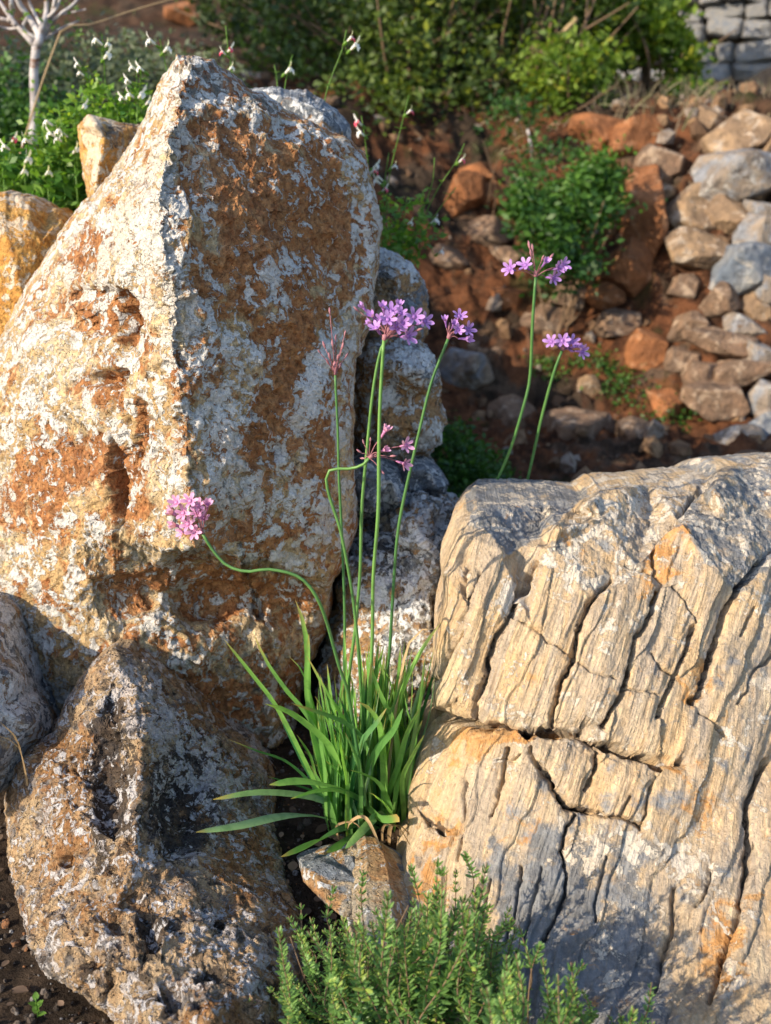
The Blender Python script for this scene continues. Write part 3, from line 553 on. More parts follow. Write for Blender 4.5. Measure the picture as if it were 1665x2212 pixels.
# ------------------------------------------------------------------ ground
def axis(stops):
    a = []
    for (x0, x1, n) in stops: a += list(np.linspace(x0, x1, n, endpoint=False))
    return np.array(a + [stops[-1][1]])
gx = axis([(-120, -12, 14), (-12, -3.5, 24), (-3.5, -1.6, 40), (-1.6, 2.6, 420), (2.6, 5, 40), (5, 12, 14), (12, 120, 14)])
gy = axis([(-60, -3, 12), (-3, -0.8, 24), (-0.8, 0.6, 150), (0.6, 1.3, 50), (1.3, 3.6, 290), (3.6, 6.5, 120), (6.5, 20, 50), (20, 140, 24)])
GX, GY = np.meshgrid(gx, gy); near = sstep(7, 4, abs(GX)) * sstep(9, 6.5, GY)
GZ = terr(GX, GY) + clod(GX, GY) * near
idx = np.arange(GX.size).reshape(GX.shape)
me = mesh('ground', np.stack([GX, GY, GZ], -1).reshape(-1, 3), np.stack([idx[:-1, :-1], idx[:-1, 1:], idx[1:, 1:], idx[1:, :-1]], -1).reshape(-1, 4))
bankm = (sstep(1.0, 1.6, GY + 0.25 * fbm(GX * 2, GY * 2, 1, 3)) * (1 - 0.75 * sstep(3.0, 3.6, GY + 0.5 * fbm(GX, GY, 4, 2)))).ravel()
bankm = bankm * (1 - .8 * sstep(.95, 1.25, GX.ravel() + .2 * fbm(GX * 3, GY * 3, 8, 2).ravel()) * (GY.ravel() < 3.0))
attr(me, 'mask', np.stack([bankm, 0.5 + 0.5 * fbm(GX * 1.6, GY * 1.6, 3, 3).ravel(), 0 * bankm, 0 * bankm + 1], -1))
n = NT('red_brown_soil'); b_, v_, _, _ = n.att('mask')
ns = n.noise(14, 8, 0.65, 0.4); nf = n.noise(130, 6, 0.7); nl = n.noise(3.2, 5, 0.6, 0.5)
dark = n.mix(n.ss(ns, 0.35, 0.65), (0.030, 0.022, 0.017), (0.085, 0.060, 0.043))
red = n.mix(n.ss(ns, 0.34, 0.62), (0.055, 0.026, 0.016), (0.22, 0.09, 0.043))
red = n.mix(n.ss(n.noise(5.0, 7, 0.65, 0.6), 0.50, 0.60), red, n.mix(n.ss(ns, 0.4, 0.6), (0.05, 0.035, 0.025), (0.15, 0.10, 0.07)))
c = n.mix(n.m_('MULTIPLY', b_, n.ss(n.m_('ADD', nl, n.m_('MULTIPLY', v_, 0.3)), 0.5, 0.66)), dark, red)
c = n.mix(n.m_('MULTIPLY', n.ss(n.noise(4.0, 6, 0.6, 0.3, off=30), 0.56, 0.68), 0.7), c, n.mix(nf, (0.02, 0.03, 0.012), (0.07, 0.09, 0.03)))
c = n.mix(1.0, c, n.ramp(nf, [(0.3, (0.6, 0.6, 0.6)), (0.5, (1, 1, 1)), (0.7, (1.35, 1.3, 1.25))]), 'MULTIPLY')
n.bsdf(c, 0.95, n.bump(n.m_('ADD', ns, n.m_('MULTIPLY', nf, 0.5)), 0.03), 0.1)
M_SOIL = n.m
tag(link('ground', me, M_SOIL), kind='structure')

# gravel and crumbs of soil between the foreground stones
ICO = None
def ico():
    t = (1 + 5 ** 0.5) / 2
    v = np.array([(-1,t,0),(1,t,0),(-1,-t,0),(1,-t,0),(0,-1,t),(0,1,t),(0,-1,-t),(0,1,-t),(t,0,-1),(t,0,1),(-t,0,-1),(-t,0,1)], float); v /= np.linalg.norm(v[0])
    f = np.array([(0,11,5),(0,5,1),(0,1,7),(0,7,10),(0,10,11),(1,5,9),(5,11,4),(11,10,2),(10,7,6),(7,1,8),(3,9,4),(3,4,2),(3,2,6),(3,6,8),(3,8,9),(4,9,5),(2,4,11),(6,2,10),(8,6,7),(9,8,1)])
    return v, f
def scatter(name, mat, pos, size, rs, kind='stuff'):
    v, f = ico(); n_ = len(pos); R = rs.normal(size=(n_, 3, 3)); R, _ = np.linalg.qr(R)
    loc = v[None] * (1 + rs.uniform(-0.28, 0.28, (n_, 12, 1))) * rs.uniform(0.55, 1.15, (n_, 1, 3)) * size[:, None, None]
    V = np.einsum('nij,nkj->nki', R, loc) + pos[:, None]
    F = f[None] + (np.arange(n_) * 12)[:, None, None]
    me = mesh(name, V.reshape(-1, 3), F.reshape(-1, 3), False); c = rs.uniform(0, 1, n_); attr(me, 'v', np.stack([np.repeat(c, 12), np.repeat(rs.uniform(0, 1, n_), 12), np.repeat(c, 12)], -1))
    return tag(link(name, me, mat), kind=kind)
n = NT('gravel'); a_, b2, _, _ = n.att('v')
c = n.mix(a_, (0.030, 0.024, 0.020), (0.12, 0.095, 0.08)); c = n.mix(n.ss(b2, 0.75, 0.95), c, (0.24, 0.24, 0.25)); c = n.mix(n.ss(b2, 0.2, 0.1), c, (0.22, 0.10, 0.045))
c = n.mix(n.ss(n.noise(300, 3), 0.4, 0.7), c, (0.06, 0.045, 0.035))
n.bsdf(c, 0.9, n.bump(n.noise(500, 4), 0.002), 0.2); M_GRAVEL = n.m
rs = np.random.RandomState(5)
N_ = 9000; x = rs.uniform(-0.75, 0.35, N_); y = rs.uniform(-0.62, 0.35, N_); s = 0.0013 + 0.0050 * rs.uniform(0, 1, N_) ** 4
scatter('gravel', M_GRAVEL, np.stack([x, y, terr(x, y) + clod(x, y) + s * 0.3], -1), s, rs)
n = NT('bank_rubble'); a_, b2, _, _ = n.att('v')
c = n.mix(a_, (0.10, 0.06, 0.038), (0.30, 0.19, 0.11)); c = n.mix(n.ss(b2, 0.7, 0.8), c, (0.26, 0.22, 0.19)); c = n.mix(n.ss(n.noise(40, 5), 0.4, 0.7), c, (0.10, 0.06, 0.04))
n.bsdf(c, 0.95, n.bump(n.noise(90, 5), 0.008), 0.1); M_RUB = n.m
N_ = 2600; x = rs.uniform(-1.6, 2.8, N_); y = rs.uniform(0.9, 3.3, N_); s = 0.006 + 0.034 * rs.uniform(0, 1, N_) ** 5
x[:520] = rs.uniform(1.0, 2.8, 520); y[:520] = rs.uniform(1.5, 3.0, 520); s[:520] = rs.uniform(.02, .055, 520)
scatter('bank_rubble', M_RUB, np.stack([x, y, terr(x, y) + clod(x, y) + s * 0.2], -1), s, rs)

# ------------------------------------------------------------------ plant helpers
def leaf_mat(name, c1, c2, trans=0.35, rough=0.45, c3=None, vein=0.0, spec=0.4):
    n = NT(name); a_, b_, t_, _ = n.att('v'); c = n.mix(a_, c1, c2)
    if c3 is not None: c = n.mix(n.ss(b_, 0.55, 1.0), c, c3)
    c = n.mix(n.m_('MULTIPLY', n.ss(n.noise(60, 4), 0.45, 0.7), 0.35), c, [q * 0.6 for q in c1])
    if name == 'garlic_leaf_green': c = n.mix(t_, c, (0.50, 0.36, 0.14))
    p = n.bsdf(c, rough, None, spec); t = n.n('ShaderNodeBsdfTranslucent'); mx = n.n('ShaderNodeMixShader'); mx.inputs[0].default_value = trans
    tcx = n.mix(1.0, c, (1.25, 1.3, 0.55), 'MULTIPLY'); n.set(t.inputs[0], tcx)
    n.t.links.new(p.outputs[0], mx.inputs[1]); n.t.links.new(t.outputs[0], mx.inputs[2]); n.t.links.new(mx.outputs[0], n.out.inputs[0]); return n.m
M_GARLIC = leaf_mat('garlic_leaf_green', (0.022, 0.13, 0.055), (0.26, 0.52, 0.12), 0.45, 0.30, (0.30, 0.50, 0.36))
M_DRY = leaf_mat('dry_leaf_tan', (0.42, 0.28, 0.15), (0.50, 0.36, 0.20), 0.2, 0.6)
M_STEM = leaf_mat('flower_stem_green', (0.055, 0.16, 0.05), (0.17, 0.34, 0.08), 0.12, 0.45)
M_PETAL = leaf_mat('lilac_petal', (0.38, 0.17, 0.56), (0.56, 0.32, 0.76), 0.30, 0.5, (0.22, 0.05, 0.32))
M_PINK = leaf_mat('pink_petal', (0.60, 0.24, 0.50), (0.78, 0.42, 0.68), 0.30, 0.5, (0.40, 0.08, 0.25))
M_BUD = leaf_mat('faded_bud', (0.32, 0.12, 0.14), (0.50, 0.26, 0.32), 0.2, 0.6)
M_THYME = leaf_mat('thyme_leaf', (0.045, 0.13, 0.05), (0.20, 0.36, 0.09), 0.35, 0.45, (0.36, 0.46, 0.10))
M_WOODY = leaf_mat('woody_stem', (0.12, 0.075, 0.045), (0.20, 0.13, 0.08), 0.0, 0.8)
M_SALVIA = leaf_mat('salvia_leaf', (0.07, 0.19, 0.04), (0.20, 0.36, 0.05), 0.45, 0.45, (0.34, 0.46, 0.06))
M_SFLOWER = leaf_mat('salvia_flower', (0.80, 0.78, 0.84), (0.86, 0.84, 0.86), 0.30, 0.5, (0.72, 0.03, 0.10))

def curve_pts(pts, n_):
    """smooth curve through points"""
    p = np.array(pts, float); k = len(p)
    if k == 2: return p[0] + (p[1] - p[0]) * np.linspace(0, 1, n_)[:, None]
    L = np.concatenate([[0], np.cumsum(np.linalg.norm(np.diff(p, axis=0), axis=1))]); t = np.linspace(0, L[-1], n_)
    m = np.zeros_like(p); m[1:-1] = (p[2:] - p[:-2]) / (L[2:] - L[:-2])[:, None]; m[0] = (p[1] - p[0]) / (L[1] - L[0]); m[-1] = (p[-1] - p[-2]) / (L[-1] - L[-2])
    i = np.clip(np.searchsorted(L, t, 'right') - 1, 0, k - 2); h = (L[i + 1] - L[i])[:, None]; s = ((t - L[i])[:, None]) / h
    return (2 * s ** 3 - 3 * s ** 2 + 1) * p[i] + (s ** 3 - 2 * s ** 2 + s) * h * m[i] + (-2 * s ** 3 + 3 * s ** 2) * p[i + 1] + (s ** 3 - s ** 2) * h * m[i + 1]
def frame(c):
    T = np.gradient(c, axis=0); T /= np.linalg.norm(T, axis=1, keepdims=True) + 1e-12; return T
def tube_vf(c, r, k=6):
    c = np.asarray(c); T = frame(c); n_ = len(c); r = np.broadcast_to(r, (n_,)); ref = np.array([0.31, 0.9, 0.17])
    A = np.cross(T, ref); A /= np.linalg.norm(A, axis=1, keepdims=True) + 1e-9; B = np.cross(T, A)
    a = np.arange(k) / k * 2 * math.pi
    V = c[:, None] + r[:, None, None] * (np.cos(a)[None, :, None] * A[:, None] + np.sin(a)[None, :, None] * B[:, None])
    i = np.arange(n_ * k).reshape(n_, k); j = np.roll(i, -1, 1)
    F = np.stack([i[:-1], j[:-1], j[1:], i[1:]], -1).reshape(-1, 4)
    V = np.concatenate([V.reshape(-1, 3), c[:1], c[-1:]]); m = n_ * k
    caps = np.concatenate([np.stack([j[0], i[0], np.full(k, m)], -1), np.stack([i[-1], j[-1], np.full(k, m + 1)], -1)])
    return V, F, caps
def tube(name, pts, r0, r1, mat, parent=None, n_=24, k=6, org=(0, 0, 0), v=(0.5, 0), mid=None):
    c = curve_pts(pts, n_) - np.array(org); t = np.linspace(0, 1, n_); r = (r0 + (r1 - r0) * t) * (1 + .09 * pn(t * 9, r0 * 9999, .3)); L_ = np.linalg.norm(c[-1] - c[0]); c = c + .010 * L_ * np.stack([pn(t * 4 + 3, r1 * 7777 + v[0] * 9, .5), 0 * t, pn(t * 4, .5, 8.8)], -1) * (t * (1 - t) * 4)[:, None]
    V, F, C_ = tube_vf(c, r * (.88 if name == 'flower_stem' else 1), k); me = mesh(name, V, [F, C_]); a = np.zeros((len(V), 3)); a[:, 0] = v[0]; a[:n_ * k, 0] += np.repeat(.3 * pn(t * 7, .2, v[0] * 30) - .25 * (1 - t), k); a[:, 1] = v[1]; attr(me, 'v', np.clip(a, 0, 1))
    return link(name, me, mat, parent)
def blade(pts, w, side_n, fold=0.18, n_=14, twist=0.0, blunt=5.0, cut=False, base=0.55):
    c = curve_pts(pts, n_); T = frame(c); N = np.asarray(side_n, float); S = np.cross(T, N); S /= np.linalg.norm(S, axis=1, keepdims=True) + 1e-9; U = np.cross(S, T)
    t = np.linspace(0, 1, n_)
    if twist:
        a = (t * twist)[:, None]; S, U = S * np.cos(a) + U * np.sin(a), U * np.cos(a) - S * np.sin(a)
    ww = w * np.minimum(1, base + 1.4 * t) * (1 if cut else np.sqrt(np.clip(1 - t ** blunt, 0.0, 1)))
    ww = np.maximum(ww, w * 0.06)
    V = np.stack([c - S * ww[:, None] / 2, c + U * (ww * -fold)[:, None], c + S * ww[:, None] / 2], 1)
    i = np.arange(n_ * 3).reshape(n_, 3)
    F = np.concatenate([np.stack([i[:-1, k], i[:-1, k + 1], i[1:, k + 1], i[1:, k]], -1) for k in (0, 1)])
    return V.reshape(-1, 3), F
def merge(parts):
    Vs, Fs, o = [], {}, 0
    for V, *FF in parts:
        Vs.append(V)
        for f in FF: Fs.setdefault(f.shape[1], []).append(f + o)
        o += len(V)
    return np.concatenate(Vs), [np.concatenate(f) for f in Fs.values()]
from mathutils import Matrix
def orient(d, up=(0, 0, 1), roll=0.0):
    d = Vector(d).normalized(); q = d.to_track_quat('Z', 'Y'); return q.to_matrix().to_4x4() @ Matrix.Rotation(roll, 4, 'Z')
def place(name, me, mat, parent, loc, d, s=1.0, roll=0.0, org=(0, 0, 0)):
    o = link(name, me, mat, parent); o.matrix_basis = Matrix.Translation(Vector(loc) - Vector(org)) @ orient(d, roll=roll) @ Matrix.Diagonal((s, s, s, 1)); return o

# ------------------------------------------------------------------ the garlic clump
rg = random.Random(3)
def crop(cx, cy): return 416.3 + cx * .3334, 1283.5 + cy * .3334
gorg = P(795, 1800, -0.02); gorg[2] = 0
garlic = tag(empty('society_garlic', gorg), 'clump of green strap leaves with six tall lilac flower stems between the boulders', 'flowering plant')
def gleaf(path, w, Yt, Yb=-0.02, n3=None, v=0.5, t=0.0, mat=None, cut=False, name='leaf', parent=None, org=None, blunt=5):
    q = list(reversed(path)); k = len(q); L = [0.0]
    for a, b in zip(q[:-1], q[1:]): L.append(L[-1] + math.hypot(b[0] - a[0], b[1] - a[1]))
    pts = [P(*crop(*p), Yb + (Yt - Yb) * (l / L[-1]) ** 1.3) for p, l in zip(q, L)]
    z = terr(pts[0][0], pts[0][1]);
    if pts[0][2] > z + 0.01: pts = [np.array([pts[0][0] * 0.9 + 0.1 * gorg[0], pts[0][1] + 0.01, float(z) - 0.005])] + pts
    V, F = blade(pts, w * (.88 if mat is None else 1), n3 or (rg.uniform(-1.3, -.2), -1, 0.35), 0.16, 15, t, blunt=blunt, cut=cut)
    o_ = gorg if org is None else org
    me = mesh('leaf', V - o_, F); a = np.zeros((len(V), 3)); a[:, 0] = v; a[:, 1] = rg.uniform(0, 0.9) if v < 0.6 else 0; a[:, 2] = np.repeat(sstep(rg.uniform(.82, 1.0), 1.02, np.linspace(0, 1, 15)), 3); attr(me, 'v', a)
    return link(name, me, mat or M_GARLIC, parent or garlic)
LV = [
 ([(200,290),(400,540),(530,710),(690,1010),(880,1420)], .0085, -.10, .9), ([(395,260),(480,440),(620,640),(740,780),(860,1050),(960,1380)], .0095, -.06, .6),
 ([(665,40),(720,200),(742,400),(748,700),(800,1000),(900,1350)], .0088, -.04, .95), ([(752,255),(740,480),(744,650),(790,900),(900,1380)], .010, -.05, 1.0),
 ([(620,400),(710,500),(800,800),(920,1300)], .008, -.03, .7), ([(470,712),(600,750),(760,860),(900,1010),(1010,1400)], .0125, -.12, 1.0),
 ([(640,708),(830,770),(980,830),(1110,950),(1170,1250)], .0095, -.12, .3), ([(230,940),(400,1010),(600,1080),(760,1220),(930,1430)], .0095, -.11, .2),
 ([(495,1235),(680,1210),(850,1232),(1010,1285),(1150,1400)], .0125, -.17, .45), ([(635,1325),(800,1275),(950,1270),(1100,1340),(1170,1430)], .0115, -.16, .25),
 ([(130,1330),(400,1285),(650,1295),(850,1340),(1000,1450)], .0105, -.17, .15), ([(20,1542),(300,1500),(600,1435),(800,1440),(1000,1510)], .0115, -.21, .25),
 ([(570,1702),(800,1600),(1000,1500),(1130,1475),(1220,1490)], .0125, -.14, .3), ([(865,1672),(1000,1600),(1120,1540),(1210,1510)], .0125, -.12, .25),
 ([(988,1648),(1100,1530),(1210,1420),(1240,1440),(1255,1500)], .012, -.15, .5), ([(1068,1632),(1180,1640),(1260,1700),(1312,1805)], .010, -.10, .8),
 ([(1020,1140),(1120,1170),(1210,1230),(1270,1360),(1280,1480)], .0105, -.12, .6), ([(1070,230),(1085,420),(1108,600),(1125,900),(1160,1400)], .0095, -.02, .8),
 ([(1240,328),(1200,480),(1150,700),(1130,1000),(1150,1400)], .0105, -.01, .5), ([(1170,390),(1260,520),(1310,700),(1290,1000),(1250,1400)], .010, .02, .8),
 ([(1610,180),(1500,330),(1400,520),(1330,700),(1260,1000),(1230,1380)], .0085, .0, .9), ([(1060,690),(1130,730),(1200,820),(1230,1000),(1240,1400)], .0115, -.09, 1.0),
 ([(1255,740),(1180,850),(1100,945),(1060,1150),(1080,1420)], .010, -.10, .3), ([(1362,740),(1300,880),(1200,1000),(1140,1150),(1120,1430)], .0115, -.10, .4),
 ([(1330,1450),(1220,1455),(1150,1395),(1080,1350)], .011, -.10, .55), ([(1160,1300),(1230,1350),(1290,1430),(1300,1510)], .012, -.11, .9),
 ([(985,250),(990,450),(1000,700),(1010,1100),(1040,1420)], .005, -.02, .9), ([(1150,460),(1210,640),(1300,830),(1330,1100),(1300,1420)], .008, -.05, .8),
 ([(1120,350),(1140,600),(1135,800),(1140,1300)], .006, -.04, .8), ([(560,790),(640,950),(730,1130),(880,1400)], .006, -.03, .1),
 ([(1055,580),(1050,750),(1070,1000),(1110,1400)], .007, -.07, .9), ([(870,580),(880,700),(960,900),(1030,1300)], .009, -.03, .4),
 ([(740,400),(860,620),(990,830),(1060,990),(1120,1350)], .008, -.08, .9), ([(480,1180),(650,1230),(800,1290),(950,1430)], .0085, -.10, .15), ([(1080,1700),(1110,1760),(1200,1800),(1260,1860)], .005, -.14, .5)]
for path, w, Yt, v in LV:
    gleaf(path, w, Yt, v=v, cut=(path[0] in [(1330,1450), (1160,1300)]), t=rg.uniform(-.5, .5))
gleaf([(1610,225),(1480,232),(1395,330),(1345,550),(1318,720),(1270,1150)], .004, .0, mat=M_DRY)['label'] = 'dry tan leaf bent over at the tip'
for k in range(262):       # the many upright leaves that fill the clump
    f = rg.random(); bx = 860 + 520 * f; by = 1440 + rg.uniform(-40, 90); right = f > .45
    tx = bx + rg.gauss(10 + 150 * (f - .35), 90); ty = rg.uniform(430, 1150) if not right else rg.uniform(280, 950)
    tx = min(tx, 1500 if ty > 700 else 1580); Yb = -0.05 + 0.12 * rg.random() + (0.03 if right else 0)
    mx = bx + (tx - bx) * .35 + rg.gauss(0, 25); my = (by + ty) / 2
    if k % 6 == 0: tx, ty = tx - rg.uniform(60, 220), ty + 200
    gleaf([(tx, ty), ((tx + mx) / 2 + rg.gauss(0, 12), (ty + my) / 2), (mx, my), (bx, by)], rg.uniform(.0035, .0082), Yb + rg.uniform(-.06, .03), Yb, v=min(1, max(0, rg.gauss(.5, .3))), t=rg.uniform(-1.2, 1.2),
          n3=(rg.uniform(-1.8, .3), -1, rg.uniform(0, .5)), blunt=rg.uniform(2.5, 6))

for k in range(4):        # withered leaves at the foot
    bx = rg.uniform(800, 1350); tx = bx + rg.choice([-1, 1]) * rg.uniform(60, 240)
    gleaf([(tx, 1560 + rg.uniform(0, 130)), ((bx + tx) / 2, 1470 + rg.uniform(-30, 60)), (bx, 1500)], rg.uniform(.003, .006), -.12 + rg.uniform(0, .05), -.05, v=.3, t=rg.uniform(-2, 2), mat=M_DRY)['label'] = 'withered tan leaf'
# florets
def floret_mesh(seed, open_=1.0):
    r = random.Random(seed); parts = []; vv = []
    V, F, C_ = tube_vf(curve_pts([(0, 0, 0), (0, 0, .006), (0, 0, .0125)], 5), np.array([.0009, .0013, .0015, .0018, .0024]), 6); parts.append((V, F, C_)); vv.append(np.tile([.15, .15, 0], (len(V), 1)))
    for k in range(6):
        a = k / 6 * 2 * math.pi + r.uniform(-.1, .1); ca, sa = math.cos(a), math.sin(a); L = .0098 * r.uniform(.88, 1.08) * open_; w = .0046 if k % 2 else .0040; up = .0022 * (2 - open_) * r.uniform(.3, 1.6) + (1 - open_) * .008
        prof = [(.0012, .0118, .45), (.0040, .0130, .85), (.0068, .0138 + up * .4, 1.0), (.0088, .0136 + up * .7, .7), (.0098, .0132 + up, .12)]
        P_ = []
        for q, z, ww in prof:
            q = q / .0098 * L
            for sd in (-1, 0, 1): P_.append((ca * q - sa * sd * w * ww / 2, sa * q + ca * sd * w * ww / 2, z + (0 if sd else -.0004)))
        P_ = np.array(P_); i = np.arange(15).reshape(5, 3)
        F = np.concatenate([np.stack([i[:-1, c], i[1:, c], i[1:, c + 1], i[:-1, c + 1]], -1) for c in (0, 1)])
        parts.append((P_, F)); v = np.zeros((15, 3)); v[:, 0] = np.repeat([.3, .5, .8, .9, 1], 3); v[:, 1] = np.where(np.arange(15) % 3 == 1, np.repeat([.95, .8, .66, .58, .5], 3), np.repeat([.8, .3, 0, 0, 0], 3)); vv.append(v)
    V, F = merge(parts); me = mesh('floret', V, F); attr(me, 'v', np.concatenate(vv)); return me
FM = [floret_mesh(1), floret_mesh(2, .95), floret_mesh(3, .8), floret_mesh(4, .55)]
FMP = []
for m_ in FM: c_ = m_.copy(); c_.materials.append(M_PINK); FMP.append(c_)
for m_ in FM: m_.materials.append(M_PETAL)
BV, BF, BC = tube_vf(curve_pts([(0, 0, 0), (0, 0, .004), (0, 0, .009), (0, 0, .012)], 6), np.array([.0006, .0011, .0017, .0019, .0013, .0003]), 6)
BUD = mesh('flower_bud', BV, [BF, BC]); attr(BUD, 'v', np.full(len(BV), .5)); BUD.materials.append(M_BUD)
def umbel(plant, org, stem, rad, head, florets, buds=(), v=.6, pink=False, Yf=None):
    """stem: (x, y, Y) from base to top on the photograph; florets: (x, y, scale, kind)"""
    pts = [P(*s) for s in stem]
    z = float(terr(pts[0][0], pts[0][1]))
    so = tube('flower_stem', pts, rad[0], rad[1], M_STEM, plant, 46, 7, org, (v, 0))
    top = P(*head); hd = pts[-1]
    bm_ = curve_pts([hd, hd * .5 + top * .5, top], 6); V, F, C_ = tube_vf(bm_ - org, np.array([rad[1], rad[1] * 1.3, .0028, .0032, .0028, .001]), 7)
    me = mesh('flower_head', V, [F, C_]); attr(me, 'v', np.tile([.4, 0, 0], (len(V), 1))); h = link('flower_head', me, M_BUD, plant)
    ctr = pts[-1]; r = random.Random(int(head[0]))
    for x, y, s, k in florets:
        Y = head[2] + r.uniform(-.022, .006); p = P(x, y, Y); d = p - ctr; d = d / np.linalg.norm(d); d = d * .8 + np.array([0, -.75, .10]) * (1 if k < 3 else .3); d /= np.linalg.norm(d)
        base = p - d * .0125 * s
        place('floret', (FMP if pink else FM)[k], None, h, base, d, s, r.uniform(0, 1), org)
        c = curve_pts([ctr, ctr * .45 + base * .55 + np.array([0, 0, .003]), base], 6); V, F, C_ = tube_vf(c - org, .00065, 4); me = mesh('pedicel', V, [F, C_]); attr(me, 'v', np.tile([.2, 0, 0], (len(V), 1))); link('pedicel', me, M_BUD, h)
    for x, y, s in buds:
        p = P(x, y, head[2] + r.uniform(-.015, .01)); d = p - ctr; d /= np.linalg.norm(d); base = p - d * .006 * s
        place('flower_bud', BUD, None, h, base, d, s, 0, org)
        c = curve_pts([ctr, ctr * .45 + base * .55 + np.array([0, 0, .002]), base], 6); V, F, C_ = tube_vf(c - org, .0005, 4); me = mesh('pedicel', V, [F, C_]); attr(me, 'v', np.tile([.2, 0, 0], (len(V), 1))); link('pedicel', me, M_BUD, h)
g = gorg
umbel(garlic, g, [(800,1760,-.03),(795,1600,-.04),(800,1420,-.04),(808,1200,-.05),(815,950,-.05),(829,735,-.05)], (.0027, .0022), (833,722,-.05),
  [(858,706,1.15,0),(882,726,1.15,1),(918,694,1.1,0),(812,708,1.0,2),(846,672,1.1,1),(866,676,.9,2),(895,684,1.1,0),(838,690,1.0,1),(870,698,1.0,2)], [(905,712,.8),(850,718,.8)], .95)
umbel(garlic, g, [(775,1760,-.01),(752,1500,-.01),(762,1350,-.01),(783,1150,-.01),(802,894,-.01),(822,760,-.01),(838,728,-.01)], (.0026, .0020), (840,700,-.01),
  [(804,682,.9,3),(822,690,.9,2),(828,664,.95,3),(784,664,.8,3),(860,660,.9,3),(800,700,.9,3)], [(770,668,.8)], .6)
umbel(garlic, g, [(790,1760,0),(765,1600,0),(750,1480,0),(745,1300,0),(737,1120,.0),(730,1000,0),(725,860,0),(724,810,0)], (.0026, .0016), (723,780,0),
  [], [(700,745,.8),(712,770,.9),(730,772,.8),(740,748,.8),(718,742,.8),(734,790,.8),(708,782,.8),(748,768,.7),(725,730,.7),(712,672,.7),(745,720,.6),(690,760,.6)], .25)
umbel(garlic, g, [(830,1760,.03),(830,1500,.03),(843,1380,.03),(862,1200,.03),(890,1010,.03),(925,850,.03),(968,732,.03)], (.0026, .0020), (974,718,.03),
  [(993,682,.95,0),(1012,712,1.0,1),(962,692,.8,3),(1008,732,.95,3),(980,700,.8,3),(990,712,.9,2)], [(970,705,.8),(984,716,.8)], .2)
umbel(garlic, g, [(790,1700,-.03),(773,1420,-.03),(760,1270,-.03),(738,1150,-.03),(712,1070,-.03),(706,1035,-.03),(716,1016,-.03),(752,1014,-.03),(782,1006,-.035),(797,990,-.04)], (.0024, .0020), (806,982,-.04),
  [(832,930,.95,3),(877,962,1.0,1),(874,1002,1.0,2),(830,972,.8,3)], [(783,990,.7),(776,975,.7),(848,985,.8),(824,1018,.8),(785,955,.6),(800,950,.6)], .5, True)
umbel(garlic, g, [(790,1740,-.05),(750,1490,-.06),(735,1440,-.07),(710,1350,-.08),(683,1290,-.09),(645,1248,-.09),(580,1231,-.09),(530,1236,-.09),(488,1222,-.085),(458,1188,-.08),(437,1152,-.08)], (.0026, .0020), (430,1142,-.085),
  [(380,1085,1.0,2),(410,1082,1.0,0),(448,1090,1.0,3),(372,1108,1.0,3),(395,1108,1.0,1),(425,1108,1.0,0),(440,1118,.9,2),(378,1135,1.0,3),(405,1132,1.0,1),(418,1150,1.0,0),(392,1150,.9,2),(428,1092,.9,1)], [(398,1120,.8),(370,1096,.8)], .4, True)
# the second plant, hidden behind the banded boulder
g2 = P(1050, 1500, .42); g2[2] = float(terr(g2[0], g2[1]))
gar2 = tag(empty('society_garlic', g2), 'two lone lilac flower stems rising from behind the banded boulder', 'flowering plant')
b1, b2_ = g2 + np.array([-.02, 0, 0]), g2 + np.array([.02, .01, 0])
def upx(p):       # photograph coordinates of a world point
    d = p - CAM; f = d[1] * CP - d[2] * SP; u = d[1] * SP + d[2] * CP; return 832.5 + d[0] / f / TH * 1106, 1106 - u / f / TH * 1106, p[1]
umbel(gar2, g2, [upx(b1), (1000,1260,.38), (1045,1090,.34),(1100,960,.32),(1128,880,.31),(1143,820,.31),(1150,700,.30),(1157,598,.30)], (.0030, .0024), (1157,584,.30),
  [(1100,580,1.25,1),(1134,572,1.25,0),(1196,600,1.2,0),(1208,578,1.15,2),(1218,572,1.1,1),(1178,566,1.0,3)], [(1147,548,1.1),(1143,530,1.1),(1150,535,.9),(1190,555,1.0),(1172,558,.9)], .35)
umbel(gar2, g2, [upx(b2_), (1090,1220,.40), (1122,1080,.37),(1150,980,.36),(1172,892,.35),(1198,800,.34),(1214,757,.34)], (.0028, .0024), (1218,748,.34),
  [(1190,738,1.2,0),(1215,736,1.2,1),(1236,738,1.2,0),(1258,760,1.2,1),(1228,752,1.0,2),(1248,748,1.0,3),(1205,745,.9,3)], [], .35)
for k in range(14):
    a = rg.uniform(0, 6.28); q = g2 + np.array([math.cos(a) * .03, math.sin(a) * .02, -.005]); e = q + np.array([math.cos(a) * .12 + rg.gauss(0, .03), math.sin(a) * .08, rg.uniform(.12, .2)]); m_ = (q + e) / 2 + np.array([0, 0, .04])
    V, F = blade([q, m_, e], .008, (0, -1, .3), .16, 10); me = mesh('leaf', V - g2, F); attr(me, 'v', np.full(len(V), .4)); link('leaf', me, M_GARLIC, gar2)

